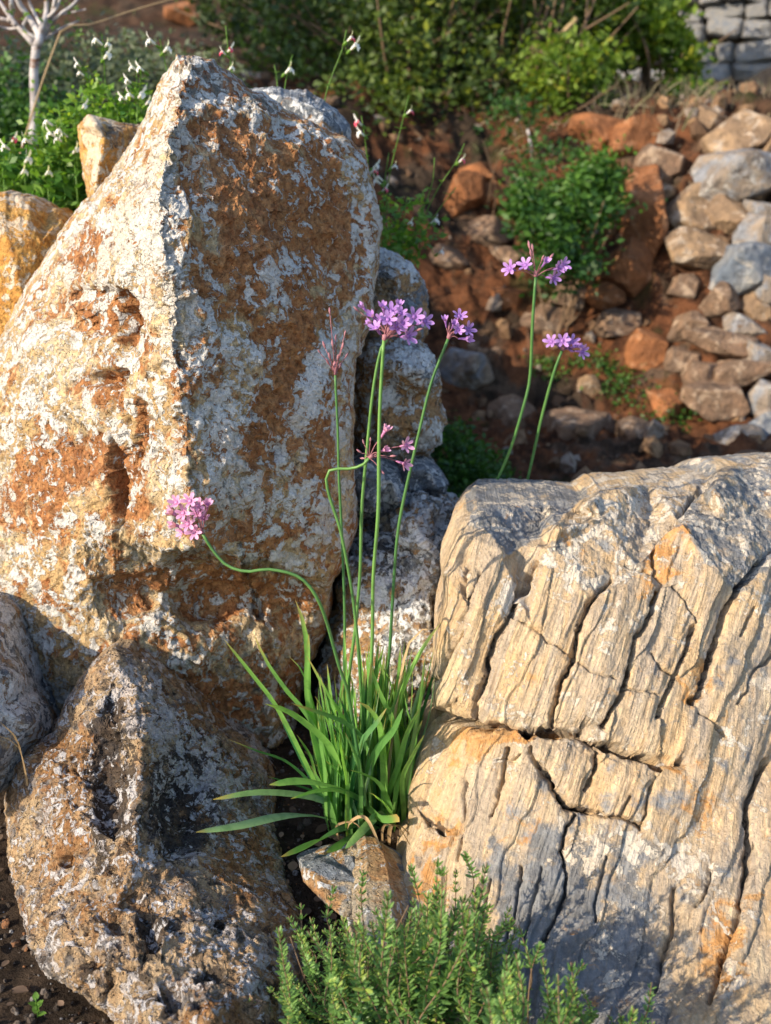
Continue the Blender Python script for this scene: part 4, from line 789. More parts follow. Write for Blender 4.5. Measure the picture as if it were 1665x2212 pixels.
# ------------------------------------------------------------------ thyme
def thyme_leaf():
    prof = [(0, 0, .25), (.25, .0006, .9), (.6, .0006, 1.0), (.88, -.0002, .55), (1, -.0008, .08)]; V = []
    for t, z, w in prof:
        for sd in (-1, 0, 1): V.append((t, sd * w * .175, z * 60 * .0 + (0.05 if sd else 0) + .10 * t * (1 - t)))
    i = np.arange(15).reshape(5, 3); F = np.concatenate([np.stack([i[:-1, c], i[1:, c], i[1:, c + 1], i[:-1, c + 1]], -1) for c in (0, 1)])
    return np.array(V), F[[0, 1, 2, 3, 4, 5, 6, 7]]
TLV, TLF = thyme_leaf()
def sprig(seed, L=.14, dens=1.0):
    """stem curve plus the frames of its leaves, local coordinates, grows along +Z"""
    r = random.Random(seed); pts = [(0, 0, 0)]; x = y = 0
    for k in range(1, 5): x += r.gauss(0, .085) * L; y += r.gauss(0, .085) * L; pts.append((x, y, L * k / 4))
    c = curve_pts(pts, 30); fr = []; s = .18 * L; ang = r.uniform(0, 3)
    while s < L:
        i = min(28, s / L * 29); p = c[int(i)] * (1 - i % 1) + c[int(i) + 1] * (i % 1); T = c[int(i) + 1] - c[int(i)]; T = T / np.linalg.norm(T)
        tip = s / L; ll = .0105 * (1 - .45 * tip ** 3) * r.uniform(.75, 1.15) * (0.75 + .25 * min(1, s / L * 3)); nl = 6 if r.random() < .6 else 4
        for k in range(nl):
            a = ang + k * 2 * math.pi / nl + r.gauss(0, .15); rad = np.array([math.cos(a), math.sin(a), 0]); lift = (.35 + .9 * tip ** 4) * r.uniform(.7, 1.4)
            d = rad + T * lift; d /= np.linalg.norm(d); S = np.cross(T, rad); S /= np.linalg.norm(S); U = np.cross(d, S)
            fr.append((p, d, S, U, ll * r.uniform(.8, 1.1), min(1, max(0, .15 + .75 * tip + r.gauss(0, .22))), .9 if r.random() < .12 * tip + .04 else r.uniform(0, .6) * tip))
        ang += math.pi / 2 + r.gauss(0, .2); s += .0092 / dens * r.uniform(.8, 1.25) * (1 - .35 * tip)
    return c, fr
def leafset(fr):
    Vs = []; n_ = len(fr)
    for p, d, S, U, l, v, w in fr: Vs.append(p + (TLV[:, :1] * d + TLV[:, 1:2] * S + TLV[:, 2:3] * -U) * l)
    F = (TLF[None] + (np.arange(n_) * 15)[:, None, None]).reshape(-1, 4); return np.concatenate(Vs), F
SP_ = []
for k in range(9):
    c, fr = sprig(40 + k, .14 + .01 * (k % 3)); V, F, C_ = tube_vf(c, np.linspace(.0010, .0005, len(c)), 5); sm_ = mesh('sprig', V, [F, C_]); attr(sm_, 'v', np.full(len(V), .5)); sm_.materials.append(M_WOODY)
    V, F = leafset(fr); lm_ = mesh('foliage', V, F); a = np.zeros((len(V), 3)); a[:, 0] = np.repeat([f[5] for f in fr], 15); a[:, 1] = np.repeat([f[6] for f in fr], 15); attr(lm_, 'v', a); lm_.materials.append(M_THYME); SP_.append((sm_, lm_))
ONE = mesh('leaf', TLV, TLF); attr(ONE, 'v', np.tile([.75, .2, 0], (15, 1))); ONE.materials.append(M_THYME)
rt = random.Random(8)
def thyme(label, root, sprigs, fill):
    o_ = np.array(root); th = tag(empty('thyme_bush', o_), label, 'thyme', 'thyme bushes at the front')
    for (x, y, Y) in sprigs:     # tall sprigs in front, every leaf its own piece
        tip = P(x, y, Y); base = o_ + np.array([(tip[0] - o_[0]) * .75 + rt.gauss(0, .01), (tip[1] - o_[1]) * .6, 0]); base[2] = float(terr(base[0], base[1])); L = np.linalg.norm(tip - base)
        c, fr = sprig(rt.randint(0, 9999), L, 1.0); M = np.array(orient(tip - base))[:3, :3]; bend = np.array([0, 0, 0])
        cc = c @ M.T + base - o_; off = (tip - o_) - cc[-1]; t = np.linspace(0, 1, len(cc))[:, None]; cc = cc + off * t
        V, F, C_ = tube_vf(cc, np.linspace(.0011, .0005, len(cc)), 5); me = mesh('sprig', V, [F, C_]); attr(me, 'v', np.full(len(V), .5)); so = link('sprig', me, M_WOODY, th)
        fr = fr[-32:]
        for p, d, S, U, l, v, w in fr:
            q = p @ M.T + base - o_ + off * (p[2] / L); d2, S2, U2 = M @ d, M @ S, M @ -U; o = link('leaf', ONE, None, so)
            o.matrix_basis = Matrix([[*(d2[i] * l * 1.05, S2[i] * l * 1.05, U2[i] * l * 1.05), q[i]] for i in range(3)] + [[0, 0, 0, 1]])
    for (x, y, Y) in fill:
        tip = P(x, y, Y); base = o_ + np.array([(tip[0] - o_[0]) * .7 + rt.gauss(0, .015), (tip[1] - o_[1]) * .6 + rt.gauss(0, .01), 0]); base[2] = float(terr(base[0], base[1])) - .004; d = tip - base; L = np.linalg.norm(d)
        sm_, lm_ = SP_[rt.randrange(len(SP_))]; s = link('sprig', sm_, None, th); k = L / .15
        s.matrix_basis = Matrix.Translation(Vector(base - o_)) @ orient(d, roll=rt.uniform(0, 6)) @ Matrix.Diagonal((k ** .5 * 1.0, k ** .5, k, 1)) if True else None
        if rt.random() < .9: f = link('foliage', lm_, None, s); f['kind'] = 'stuff'
def fillpts(n_, x0, x1, top, Y0, Y1):
    r = []
    for _ in range(n_):
        x = rt.uniform(x0, x1); y = np.interp(x, [t[0] for t in top], [t[1] for t in top]) + abs(rt.gauss(0, 110)) + rt.uniform(-30, 40); r.append((x, min(y, 2290), rt.uniform(Y0, Y1)))
    return r
TOP1 = [(580,2120),(630,1980),(720,1945),(770,1930),(840,1990),(880,1900),(950,1925),(1000,1890),(1060,1935),(1110,2050)]
TOP2 = [(1060,2150),(1120,2050),(1170,2080),(1250,2110),(1290,2200),(1340,2230),(1420,2180),(1460,2250)]
r1 = P(840, 2330, -.36); r1[2] = float(terr(r1[0], r1[1])); r2 = P(1190, 2400, -.44); r2[2] = float(terr(r2[0], r2[1]))
thyme('bushy dark green thyme in the gap between the pitted boulder and the banded boulder', r1, [(1003,1842,-.29),(886,1868,-.29),(784,1880,-.27),(1045,1915,-.33),(722,1915,-.28),(650,1950,-.30),(940,1930,-.31)], fillpts(165, 585, 1130, TOP1, -.40, -.28))
thyme('yellowish green thyme sprigs against the shaded base of the banded boulder', r2, [(1120,1998,-.37),(1168,2040,-.40),(1262,2080,-.40),(1408,2122,-.42)], fillpts(85, 1060, 1460, TOP2, -.49, -.38))
# ------------------------------------------------------------------ salvia behind the boulders
def ov_leaf():
    V = []
    for t, w in [(0, .08), (.2, .75), (.5, 1.0), (.8, .6), (1, .06)]:
        for sd in (-1, 0, 1): V.append((t, sd * w * .30, (.07 if sd else 0) - .25 * t * t))
    i = np.arange(15).reshape(5, 3); F = np.concatenate([np.stack([i[:-1, c], i[1:, c], i[1:, c + 1], i[:-1, c + 1]], -1) for c in (0, 1)]); return np.array(V), F
OV, OF = ov_leaf(); SL = []
for k in range(6):
    m_ = mesh('leaf', OV, OF); attr(m_, 'v', np.tile([k / 5, .9 if k == 5 else .1, 0], (15, 1))); m_.materials.append(M_SALVIA); SL.append(m_)
def sflower(red):
    parts = []; vv = []
    V, F, C_ = tube_vf(curve_pts([(0, 0, 0), (0, 0, .5), (0, 0, 1)], 5), np.array([.10, .16, .17, .20, .24]), 6); parts.append((V, F, C_)); vv.append(np.tile([.5, 0, 0], (len(V), 1)))
    for a, L, w, r_ in [(0, .55, .36, 0), (2.3, .5, .42, red), (3.14, .85, .62, red), (3.98, .5, .42, red)]:
        ca, sa = math.cos(a), math.sin(a); Q = []
        for q, z, ww in [(.12, .95, .6), (.5, 1.1 + (.35 if a == 0 else 0), 1), (1, 1.0 + (.75 if a == 0 else -.15), .25)]:
            for sd in (-1, 0, 1): Q.append((ca * q * L - sa * sd * w * ww / 2, sa * q * L + ca * sd * w * ww / 2, z))
        Q = np.array(Q); i = np.arange(9).reshape(3, 3); parts.append((Q, np.concatenate([np.stack([i[:-1, c], i[1:, c], i[1:, c + 1], i[:-1, c + 1]], -1) for c in (0, 1)])))
        v = np.zeros((9, 3)); v[:, 0] = .8; v[3:, 1] = r_; vv.append(v)
    V, F = merge(parts); me = mesh('flower', V, F); attr(me, 'v', np.concatenate(vv)); me.materials.append(M_SFLOWER); return me
SF = [sflower(0), sflower(1.0)]
V, F, C_ = tube_vf(curve_pts([(0, 0, 0), (0, 0, .5), (0, 0, 1)], 5), np.array([.10, .22, .26, .22, .1]), 6); CALYX = mesh('calyx', V, [F, C_]); attr(CALYX, 'v', np.tile([.9, .4, 0], (len(V), 1))); CALYX.materials.append(M_SALVIA)
rv = random.Random(21)
def salvia(label, root, stems, flowers, nleaf, lsize, fsize=.011, name='salvia_bush', top_bare=.35, fill=None):
    o_ = np.array(root, float); o_[2] = float(terr(o_[0], o_[1])); pl = tag(empty(name, o_), label, 'flowering shrub')
    SC = []
    for st in stems:      # (x, y, Y) from tip downwards
        pts = [P(*q) for q in st][::-1]; b = pts[0]; base = np.array([b[0] * .6 + o_[0] * .4, b[1] * .6 + o_[1] * .4, 0]); base[2] = float(terr(base[0], base[1]))
        if b[2] > base[2] + .02: pts = [base] + pts
        c = curve_pts(pts, 40); V, F, C_ = tube_vf(c - o_, np.linspace(.0022, .0009, 40), 5); me = mesh('stem', V, [F, C_]); attr(me, 'v', np.tile([.6, .3, 0], (len(V), 1))); so = link('stem', me, M_SALVIA, pl); SC.append((so, c))
        s = rv.uniform(0, 2)
        for k in range(nleaf):
            t = .15 + .85 * (k + rv.random()) / nleaf; i = min(38, int(t * 39)); p = c[i]; small_ = 1 if t < 1 - top_bare else .62
            for q in (0, 1):
                a = s + math.pi * q + rv.gauss(0, .3); d = np.array([math.cos(a), math.sin(a), rv.uniform(.2, .9)]); d /= np.linalg.norm(d); S = np.cross((0, 0, 1), d); S /= np.linalg.norm(S); U = np.cross(d, S); l = lsize * small_ * rv.uniform(.6, 1.2)
                o = link('leaf', SL[rv.randrange(6)], None, so); o.matrix_basis = Matrix([[d[j] * l, S[j] * l, U[j] * l, (p - o_)[j]] for j in range(3)] + [[0, 0, 0, 1]])
            s += math.pi / 2
    for f in flowers:
        x, y, Y, red = f[:4]; p = P(x, y, Y); best = min(SC, key=lambda q: np.linalg.norm(q[1] - p, axis=1).min()); j = np.linalg.norm(best[1] - p, axis=1).argmin(); d = p - best[1][j]; d[2] = 0
        dd = np.array([np.sign(d[0] or 1) * .65, -.45, .55]); dd /= np.linalg.norm(dd)
        place('flower', SF[red], None, best[0], p - dd * fsize * .7, dd, fsize * rv.uniform(.8, 1.25), rv.uniform(-.6, .6) + 1.57, o_)
        place('calyx', CALYX, None, best[0], p - dd * fsize * 1.5, dd, fsize * .9, 0, o_)
        q0, q1 = best[1][j], p - dd * fsize * 1.5
        if np.linalg.norm(q1 - q0) > .004:
            V, F, C_ = tube_vf(curve_pts([q0, q1], 3) - o_, .0006, 4); me = mesh('stalk', V, [F, C_]); attr(me, 'v', np.tile([.7, .3, 0], (len(V), 1))); link('stalk', me, M_SALVIA, best[0])
    if fill:
        V, F, v = cloud(fill, 1.0); me = mesh('foliage', V - o_, F); attr(me, 'v', v); f = link('foliage', me, M_SALVIA, pl); f['kind'] = 'stuff'
    return pl
def cloud(blobs, spread=1.0):
    """leaf diamonds gathered in clumps. blobs: (centre, radii, clumps, leaves per clump, leaf size, clump size, tone)"""
    Vs, vs = [], []
    for c, rad, nc, nl, ls, cs, tone in blobs:
        u = RL.normal(size=(nc, 3)); u /= np.linalg.norm(u, axis=1, keepdims=True); u *= RL.uniform(.25, 1.08, (nc, 1)) ** .6; cc = np.array(c) + u * np.array(rad)
        k = nc * nl; cr = np.repeat(cs * RL.uniform(.5, 1.4, nc), nl)[:, None]; p = np.repeat(cc, nl, 0) + RL.normal(size=(k, 3)) * cr * np.array([1, 1, .75])
        d = RL.normal(size=(k, 3)); d[:, 2] = abs(d[:, 2]) * .6; d /= np.linalg.norm(d, axis=1, keepdims=True); e = RL.normal(size=(k, 3)); S = np.cross(d, e); S /= np.linalg.norm(S, axis=1, keepdims=True)
        l = ls * RL.uniform(.6, 1.3, (k, 1)); V = np.stack([p, p + d * l * .5 + S * l * .27, p + d * l, p + d * l * .5 - S * l * .27], 1); Vs.append(V.reshape(-1, 3))
        cv = np.clip(tone + np.repeat(RL.normal(0, .28, nc), nl) + RL.normal(0, .14, k), 0, 1); v = np.zeros((k * 4, 3)); v[:, 0] = np.repeat(cv, 4); v[:, 1] = np.repeat((RL.uniform(0, 1, k) < .10) * .9 * (tone > .4), 4); vs.append(v)
    V = np.concatenate(Vs); return V, np.arange(len(V)).reshape(-1, 4), np.concatenate(vs)
RL = np.random.RandomState(77)
def S_(x, y): return x * .5, y * .5003            # points read on an enlargement of the upper left quarter
Yl = .80
st = []
for q in [[(440,150),(450,280),(460,400),(510,500)], [(340,270),(380,360),(410,480)], [(590,250),(590,350),(592,520)], [(608,300),(610,400),(640,530)], [(690,170),(715,280),(735,420)], [(250,450),(270,560),(285,720)], [(215,540),(240,640),(260,760)],
          [(330,460),(325,520),(330,640)], [(120,560),(118,680),(110,800)], [(60,600),(40,700),(20,820)], [(460,380),(480,470),(490,560)], [(560,470),(570,560),(600,640)], [(290,560),(310,650),(330,790)], [(20,680),(10,760),(0,850)], [(370,440),(350,500),(340,560)], [(180,620),(200,720),(210,850)]]:
    st.append([(*S_(x, y), Yl + rv.uniform(-.05, .08)) for x, y in q])
fl = [(*S_(x, y), Yl - .02, r_) for x, y, r_ in [(425,180,0),(462,190,0),(460,240,0),(335,275,0),(345,315,0),(570,290,0),(605,295,0),(550,345,0),(655,180,0),(718,212,0),(525,420,0),(562,410,0),(608,410,0),(365,455,0),(210,530,0),(222,580,0),(265,572,0),(205,745,0),(60,600,1),(25,635,0),(275,580,0),(640,440,0),(120,610,0),(117,690,0),(100,740,0),(325,650,0),(250,600,0)]]
fillb = [(P(230,205,.83),(.05,.03,.03),14,6,.014,.010,.95),(P(290,215,.83),(.03,.03,.03),10,6,.014,.010,.95),(P(110,290,.85),(.05,.04,.04),18,8,.018,.014,.8),(P(220,240,.85),(.10,.05,.04),30,8,.014,.012,.9),(P(90,400,.9),(.12,.10,.05),60,14,.022,.018,.35),(P(140,430,.85),(.09,.08,.06),60,14,.022,.018,.3),(P(10,400,.9),(.06,.08,.08),30,14,.022,.018,.3),(P(270,262,.85),(.06,.05,.02),26,12,.016,.012,.8),(P(150,330,.85),(.05,.05,.05),24,12,.018,.015,.5)]
salvia('white flowered salvia with bright green leaves behind the ochre and upright stones', P(140, 470, .85), st, fl, 11, .020, .0125, fill=fillb)
# the single stems that rise over the tallest boulder
def quick(label, rootx, Y, stems, flowers, nleaf=5, fs=.012, ls=.012, fill=None):
    return salvia(label, P(rootx[0], rootx[1], Y), [[(x, y, Y) for x, y in q] for q in stems], [(x, y, Y - .01, r_) for x, y, r_ in flowers], nleaf, ls, fs, fill=fill)
quick('salvia with pink and red tipped flowers just over the peak of the tallest boulder', (500, 420), .8, [[(487,55),(492,100),(500,150),(505,300)], [(592,140),(598,170),(600,300)], [(632,118),(622,150),(615,190),(600,350)]], [(480,112,1),(497,106,1),(500,145,0),(622,152,0)], 7)
quick('tall salvia stem with one white and red flower leaning right above the blue grey stone', (690, 420), .75, [[(748,65),(738,110),(722,150),(703,208),(690,350)]], [(757,82,1),(765,100,0)], 5, .013)
R_ = [[(883,205),(870,260),(852,330),(838,400),(830,520)], [(1003,310),(985,350),(950,400),(905,490),(860,580)], [(938,340),(935,390),(915,450),(880,560)], [(985,405),(950,450),(900,530),(860,600)], [(780,250),(788,300),(800,420)], [(880,425),(870,480),(850,560)], [(840,330),(830,400),(826,500)], [(958,500),(930,520),(880,580)]]
quick('airy salvia with small white and red flowers between the tallest boulder and the red bank', (845, 640), .96, R_, [(885,240,1),(852,358,0),(998,345,1),(887,480,0),(938,477,0),(953,543,0),(775,265,1),(780,288,0),(805,370,1),(815,392,0),(832,408,1),(820,385,0),(812,358,0)], 14, .0125, .020,
  fill=[(P(870,480,.98),(.07,.05,.06),34,9,.016,.013,.7),(P(850,540,.98),(.06,.05,.05),26,9,.016,.013,.5)])

# ------------------------------------------------------------------ sapling, twig, seedling, straw
n = NT('pale_bark'); c = n.mix(n.ss(n.noise(30, 6, .6), .35, .65), (0.30, 0.27, 0.28), (0.52, 0.49, 0.50)); c = n.mix(n.ss(n.noise(9, 3, vec=n.mapv((0, 0, 0), (1, 1, .25))), .60, .66), c, (0.20, 0.10, 0.06)); n.bsdf(c, .8, n.bump(n.noise(70, 5), .004)); M_BARK = n.m
Ys = 1.55; so_ = P(62, 430, Ys); so_[2] = float(terr(so_[0], so_[1])); sap = tag(empty('bare_sapling', so_), 'pale bare sapling with forking branches at the upper left', 'sapling')
bc = so_.copy()
tr = [bc - np.array([0, 0, .02]), P(60,400,Ys), P(68,330,Ys), P(75,230,Ys), P(73,160,Ys), P(78,100,Ys)]
c = curve_pts(tr, 30); V, F, C_ = tube_vf(c - so_, np.linspace(.013, .0098, 30), 10); me = mesh('trunk', V, [F, C_]); attr(me, 'v', np.zeros(len(V))); link('trunk', me, M_BARK, sap)
for q, r0, r1 in [([(78,100),(70,92),(40,60),(20,45),(0,40)],.009,.004),([(20,45),(26,25),(24,5),(20,-60)],.007,.003),([(35,55),(10,20),(-10,-10)],.006,.003),([(78,100),(86,80),(60,35),(40,5),(25,-60)],.010,.004),([(80,95),(92,55),(100,25),(98,-60)],.008,.004),([(80,95),(105,60),(130,30),(160,8),(200,-50)],.006,.002),([(84,88),(96,70),(110,40),(118,0),(125,-60)],.006,.003),([(60,35),(50,60),(80,85)],.003,.004),([(84,96),(110,75),(135,60),(170,45)],.004,.002),([(92,60),(75,30),(62,0),(60,-50)],.005,.002),([(100,40),(120,20),(140,-30)],.004,.002),([(40,60),(15,62),(-20,50)],.004,.002),([(130,30),(150,28),(185,20)],.003,.0015)]:
    pts = [P(x, y, Ys + rv.uniform(-.03, .03)) for x, y in q]; c = curve_pts(pts, 16); V, F, C_ = tube_vf(c - so_, np.linspace(r0, r1, 16), 7); me = mesh('branch', V, [F, C_]); attr(me, 'v', np.zeros(len(V))); link('branch', me, M_BARK, sap)
fr_ = []
V, F, v = cloud([(P(85,240,Ys-.02),(.02,.02,.10),12,4,.018,.008,.8),(P(110,30,Ys),(.12,.08,.06),16,5,.016,.012,.8)]); me = mesh('foliage', V - so_, F); attr(me, 'v', v); link('foliage', me, M_SALVIA, sap)['kind'] = 'stuff'
tw = [P(130,70,1.5), P(200,52,1.55), P(270,28,1.6), P(350,4,1.65), P(420,-14,1.7)]
tw = [np.array([tw[0][0] - .25, tw[0][1] - .05, float(terr(tw[0][0] - .25, tw[0][1] - .05))])] + tw
c = curve_pts(tw, 30); V, F, C_ = tube_vf(c - tw[0], np.linspace(.0035, .0012, 30), 5); me = mesh('dry_twig', V, [F, C_]); attr(me, 'v', np.full(len(V), 1.)); tag(link('dry_twig', me, M_DRY, loc=tw[0]), 'long thin dry twig slanting across the top left behind the sapling', 'twig')
p0 = ground_at(82, 2196); sd_ = tag(empty('seedling', p0), 'tiny bright green seedling in the gravel at the lower left corner', 'seedling')
for k in range(7):
    a = k * 2.4; d = np.array([math.cos(a), math.sin(a), .5 + .1 * k]); d /= np.linalg.norm(d); S = np.cross((0, 0, 1), d); S /= np.linalg.norm(S); U = np.cross(d, S); l = .009; o = link('leaf', SL[3], None, sd_); q = np.array([0, 0, .003 * k + .002]); o.matrix_basis = Matrix([[d[j] * l, S[j] * l * 1.3, U[j] * l, q[j]] for j in range(3)] + [[0, 0, 0, 1]])
tube('stem', [p0, p0 + np.array([0, 0, .024])], .001, .0007, M_SALVIA, sd_, 4, 5, p0)
st0 = P(60, 1660, -.02); st0[2] = float(terr(st0[0], st0[1])); sw = tag(empty('dry_grass', st0), 'wisp of dry straw coloured grass by the left edge under the shadowed stone', 'dry grass')
for k, (x, y) in enumerate([(0,1562),(-5,1555),(8,1566),(-20,1585),(20,1590)]):
    V, F = blade([st0, P(45, 1625, -.07), P((x + 45) / 2 + 3, (y + 1610) / 2 - 3, -.09), P(x, y, -.10)], .0016, (0, -1, .3), .1, 10); me = mesh('leaf', V - st0, F); attr(me, 'v', np.full(len(V), .8)); link('leaf', me, M_DRY, sw)
# dead leaves on the soil around the clump
rs = np.random.RandomState(9); Q = []
for k in range(170):
    x, y = (rs.uniform(-.14, .08), rs.uniform(-.24, .08)) if k < 120 else (rs.uniform(-.6, -.3), rs.uniform(-.4, 0)); a = rs.uniform(0, 6.28); l = rs.uniform(.008, .022); d = np.array([math.cos(a), math.sin(a), rs.uniform(-.1, .4)]); S = np.cross(d, (0, rs.uniform(-.4, .4), 1)); S /= np.linalg.norm(S)
    p = np.array([x, y, float(terr(x, y)) + float(clod(x, y)) + .005]); Q.append((p + OV[:, :1] * d * l + OV[:, 1:2] * S * l * 1.2 + OV[:, 2:] * np.array([0, 0, l]), OF))
V, F = merge(Q); me = mesh('leaf_litter', V, F); a = np.zeros((len(V), 3)); a[:, 0] = np.repeat(rs.uniform(0, 1, 170), 15); attr(me, 'v', a)
M_LIT = leaf_mat('dead_leaf', (0.07, 0.045, 0.03), (0.24, 0.16, 0.11), .1, .8); tag(link('leaf_litter', me, M_LIT), kind='stuff')

# ------------------------------------------------------------------ loose rocks of the bank and the rubble slope
def rocks_lib(seed, lumps=0.22, cuts=15):
    r = np.random.RandomState(seed); v, f = ico()
    for _ in range(4):
        e = {}; v = list(map(tuple, v)); nf = []
        def mid(a, b):
            k = (min(a, b), max(a, b))
            if k not in e: m = np.add(v[a], v[b]); m = m / np.linalg.norm(m); e[k] = len(v); v.append(tuple(m))
            return e[k]
        for a, b, c in f: ab, bc_, ca = mid(a, b), mid(b, c), mid(c, a); nf += [(a, ab, ca), (b, bc_, ab), (c, ca, bc_), (ab, bc_, ca)]
        v, f = np.array(v), np.array(nf)
    R = np.ones(len(v)) * 1.15
    for _ in range(cuts):
        nrm = r.normal(size=3); nrm /= np.linalg.norm(nrm); dd = r.uniform(.50, .82); k = v @ nrm; lim = np.where(k > .05, dd / np.maximum(k, .05), 9); R = np.minimum(R, lim) * .15 + np.minimum(R, lim) * .85
    p = v * R[:, None]; R2 = 1 + .05 * fbm(p[:, 0] * 1.6 + seed, p[:, 1] * 1.6, p[:, 2] * 1.6, 3) + .05 * fbm(p[:, 0] * 6, p[:, 1] * 6 + seed, p[:, 2] * 6, 4, .65); p = p * R2[:, None]
    sc_ = np.ptp(p, axis=0) / 2; p = (p - (p.max(0) + p.min(0)) / 2) / sc_; return p, f
LIB = [rocks_lib(s) for s in range(9)]
def far_mat(name, c1, c2, top, gr=None, off=0.0):
    n = NT(name); oi = n.n('ShaderNodeObjectInfo').outputs['Random']; a = n.noise(9, 6, .62, .4, off=off); b = n.noise(34, 6, .65, off=off); c = n.mix(n.ss(a, .36, .62), c1, c2)
    c = n.mix(n.ss(n.noise(16, 8, .7, .6, off=off + 5), .53, .62), c, top)
    if gr: c = n.mix(n.ss(n.noise(7, 4, .6, .3, off=off + 9), .48, .58), c, gr)
    c = n.mix(1.0, c, n.ramp(b, [(.3, (.6, .6, .6)), (.5, (1, 1, 1)), (.7, (1.3, 1.27, 1.2))]), 'MULTIPLY'); n.bsdf(c, .92, n.bump(n.m_('ADD', a, b), .02), .15); return n.m
F_TAN = far_mat('tan_rock', (0.34, 0.23, 0.14), (0.22, 0.15, 0.10), (0.42, 0.34, 0.27), None, 1.0); F_GREY = far_mat('grey_rock', (0.29, 0.23, 0.18), (0.20, 0.17, 0.15), (0.42, 0.40, 0.38), (0.24, 0.25, 0.28), 3.0)
F_BLUE = far_mat('slate_blue_rock', (0.14, 0.17, 0.22), (0.22, 0.23, 0.25), (0.40, 0.38, 0.36), None, 7.0); F_RED = far_mat('red_earth', (0.34, 0.14, 0.06), (0.20, 0.085, 0.04), (0.42, 0.22, 0.12), None, 9.0)
F_BRN = far_mat('brown_rock', (0.24, 0.15, 0.10), (0.16, 0.11, 0.08), (0.36, 0.27, 0.20), None, 12.0)
RK = [ # x, y, w, h, material, label
 (1595,295,135,85,'T','tan rounded rock lying slanted below the stone wall'),(1537,265,58,56,'T','small tan rock at the top of the rubble, left of the slanted one'),(1600,388,160,100,'G','broad rock with white lichened crown near the right edge'),(1427,417,46,40,'T','little pale cube shaped rock leftmost on the rubble slope'),
 (1500,446,116,98,'T','squarish tan rock left of centre on the rubble slope'),(1580,468,94,84,'T','pointed tan rock right of the squarish one'),(1512,494,46,34,'B','small brown rock wedged under the squarish tan rock'),(1516,542,142,88,'T','oval tan rock with a dark underside in mid slope'),
 (1640,515,110,86,'G','grey brown rock cut by the right edge'),(1612,588,126,104,'L','big slate blue rock on the rubble slope'),(1652,466,70,62,'G','pale rock at the right edge above the grey brown one'),(1655,325,74,56,'T','tan rock at the right edge beside the slanted one'),
 (1640,212,118,92,'T','big tan rock at the foot of the stone wall'),(1545,224,74,60,'L','dark blue rock beside the foot of the stone wall'),(1558,655,84,76,'B','brown block below the slate blue rock'),(1606,708,78,56,'G','flat grey rock below the brown block'),
 (1558,749,128,66,'B','wide flat brown rock lower on the slope'),(1490,706,78,60,'B','dark rock left of the brown block'),(1510,812,78,56,'B','brown rock on the lower slope, left one of two'),(1604,812,92,68,'B','brown rock on the lower slope, right one of two'),(1652,777,76,66,'G','grey rock low at the right edge'),
 (1558,870,116,74,'B','squat brown rock near the base of the slope'),(1652,862,80,66,'G','rounded grey rock near the base at the right edge'),(1652,925,84,60,'L','blue rock lowest at the right edge'),(1586,952,108,56,'G','low grey slab above the banded boulder'),(1627,996,90,44,'B','brown rock just above the top of the banded boulder'),
 (1440,878,84,66,'R','reddish block left of the squat brown rock'),(1391,762,80,94,'R','reddish brown rounded rock low on the bank'),(1265,836,56,58,'T','small pale rock standing alone in the middle of the bank foot'),(1008,814,132,124,'G','blue and brown rock at the bank foot behind the flower stems'),
 (1660,630,70,70,'G','grey rock at the right edge beside the slate blue rock'),(1640,660,70,56,'T','tan rock below the slate blue rock at the right'),(1480,620,70,50,'B','shadowed brown rock left of the slate blue rock'),(1470,780,60,50,'B','dark brown rock between the reddish rock and the flat one'),
 (1395,480,96,210,'R','tall column of red earth beside the green bush'),(1350,580,110,120,'R','lump of red earth below the column'),(1300,285,130,80,'R','crumbling red earth clod under the bank edge'),(1370,300,110,90,'R','red earth clod at the right end of the bank edge'),(1420,360,80,70,'B','dark clod beside the little cube shaped rock'),
 (1040,380,90,50,'R','flat red clod high on the bank behind the salvia'),(1062,420,80,54,'R','red clod just below the flat one'),(1005,425,90,100,'R','large red lump behind the salvia flowers'),(1100,645,76,56,'R','orange clod right of the lilac flowers'),(1060,500,90,60,'B','brown lump in the middle of the bank'),(970,560,80,60,'B','brown lump close to the tan stone with white crown'),
 (1180,690,110,60,'B','low brown rock between the two lone flower stems'),(1330,700,90,60,'B','brown rock left of the reddish rounded one'),(1100,560,80,50,'B','dark brown lump left of the green bush'),(1230,640,90,60,'B','brown clod below the green bush'),(1310,640,80,60,'R','reddish clod under the lump of red earth'),
 (1120,900,120,70,'B','dark rock in shade behind the tall flower stems'),(1250,930,150,80,'B','wide dark rock in shade above the banded boulder'),(1390,940,130,80,'B','dark rock in shade left of the low grey slab'),(1050,760,70,40,'B','small dark rock beside the blue and brown one'),
 (575,75,60,40,'B','small brown rock high behind the boulder peak'),(610,110,50,40,'G','grey rock high behind the boulder peak, near the dark shrubs'),(400,30,90,50,'R','red clod at the top edge, left of centre'),(1240,560,60,40,'B','dark clod within the shade of the green bush')]
MT = {'T': F_TAN, 'G': F_GREY, 'L': F_BLUE, 'R': F_RED, 'B': F_BRN}; rr_ = random.Random(4)
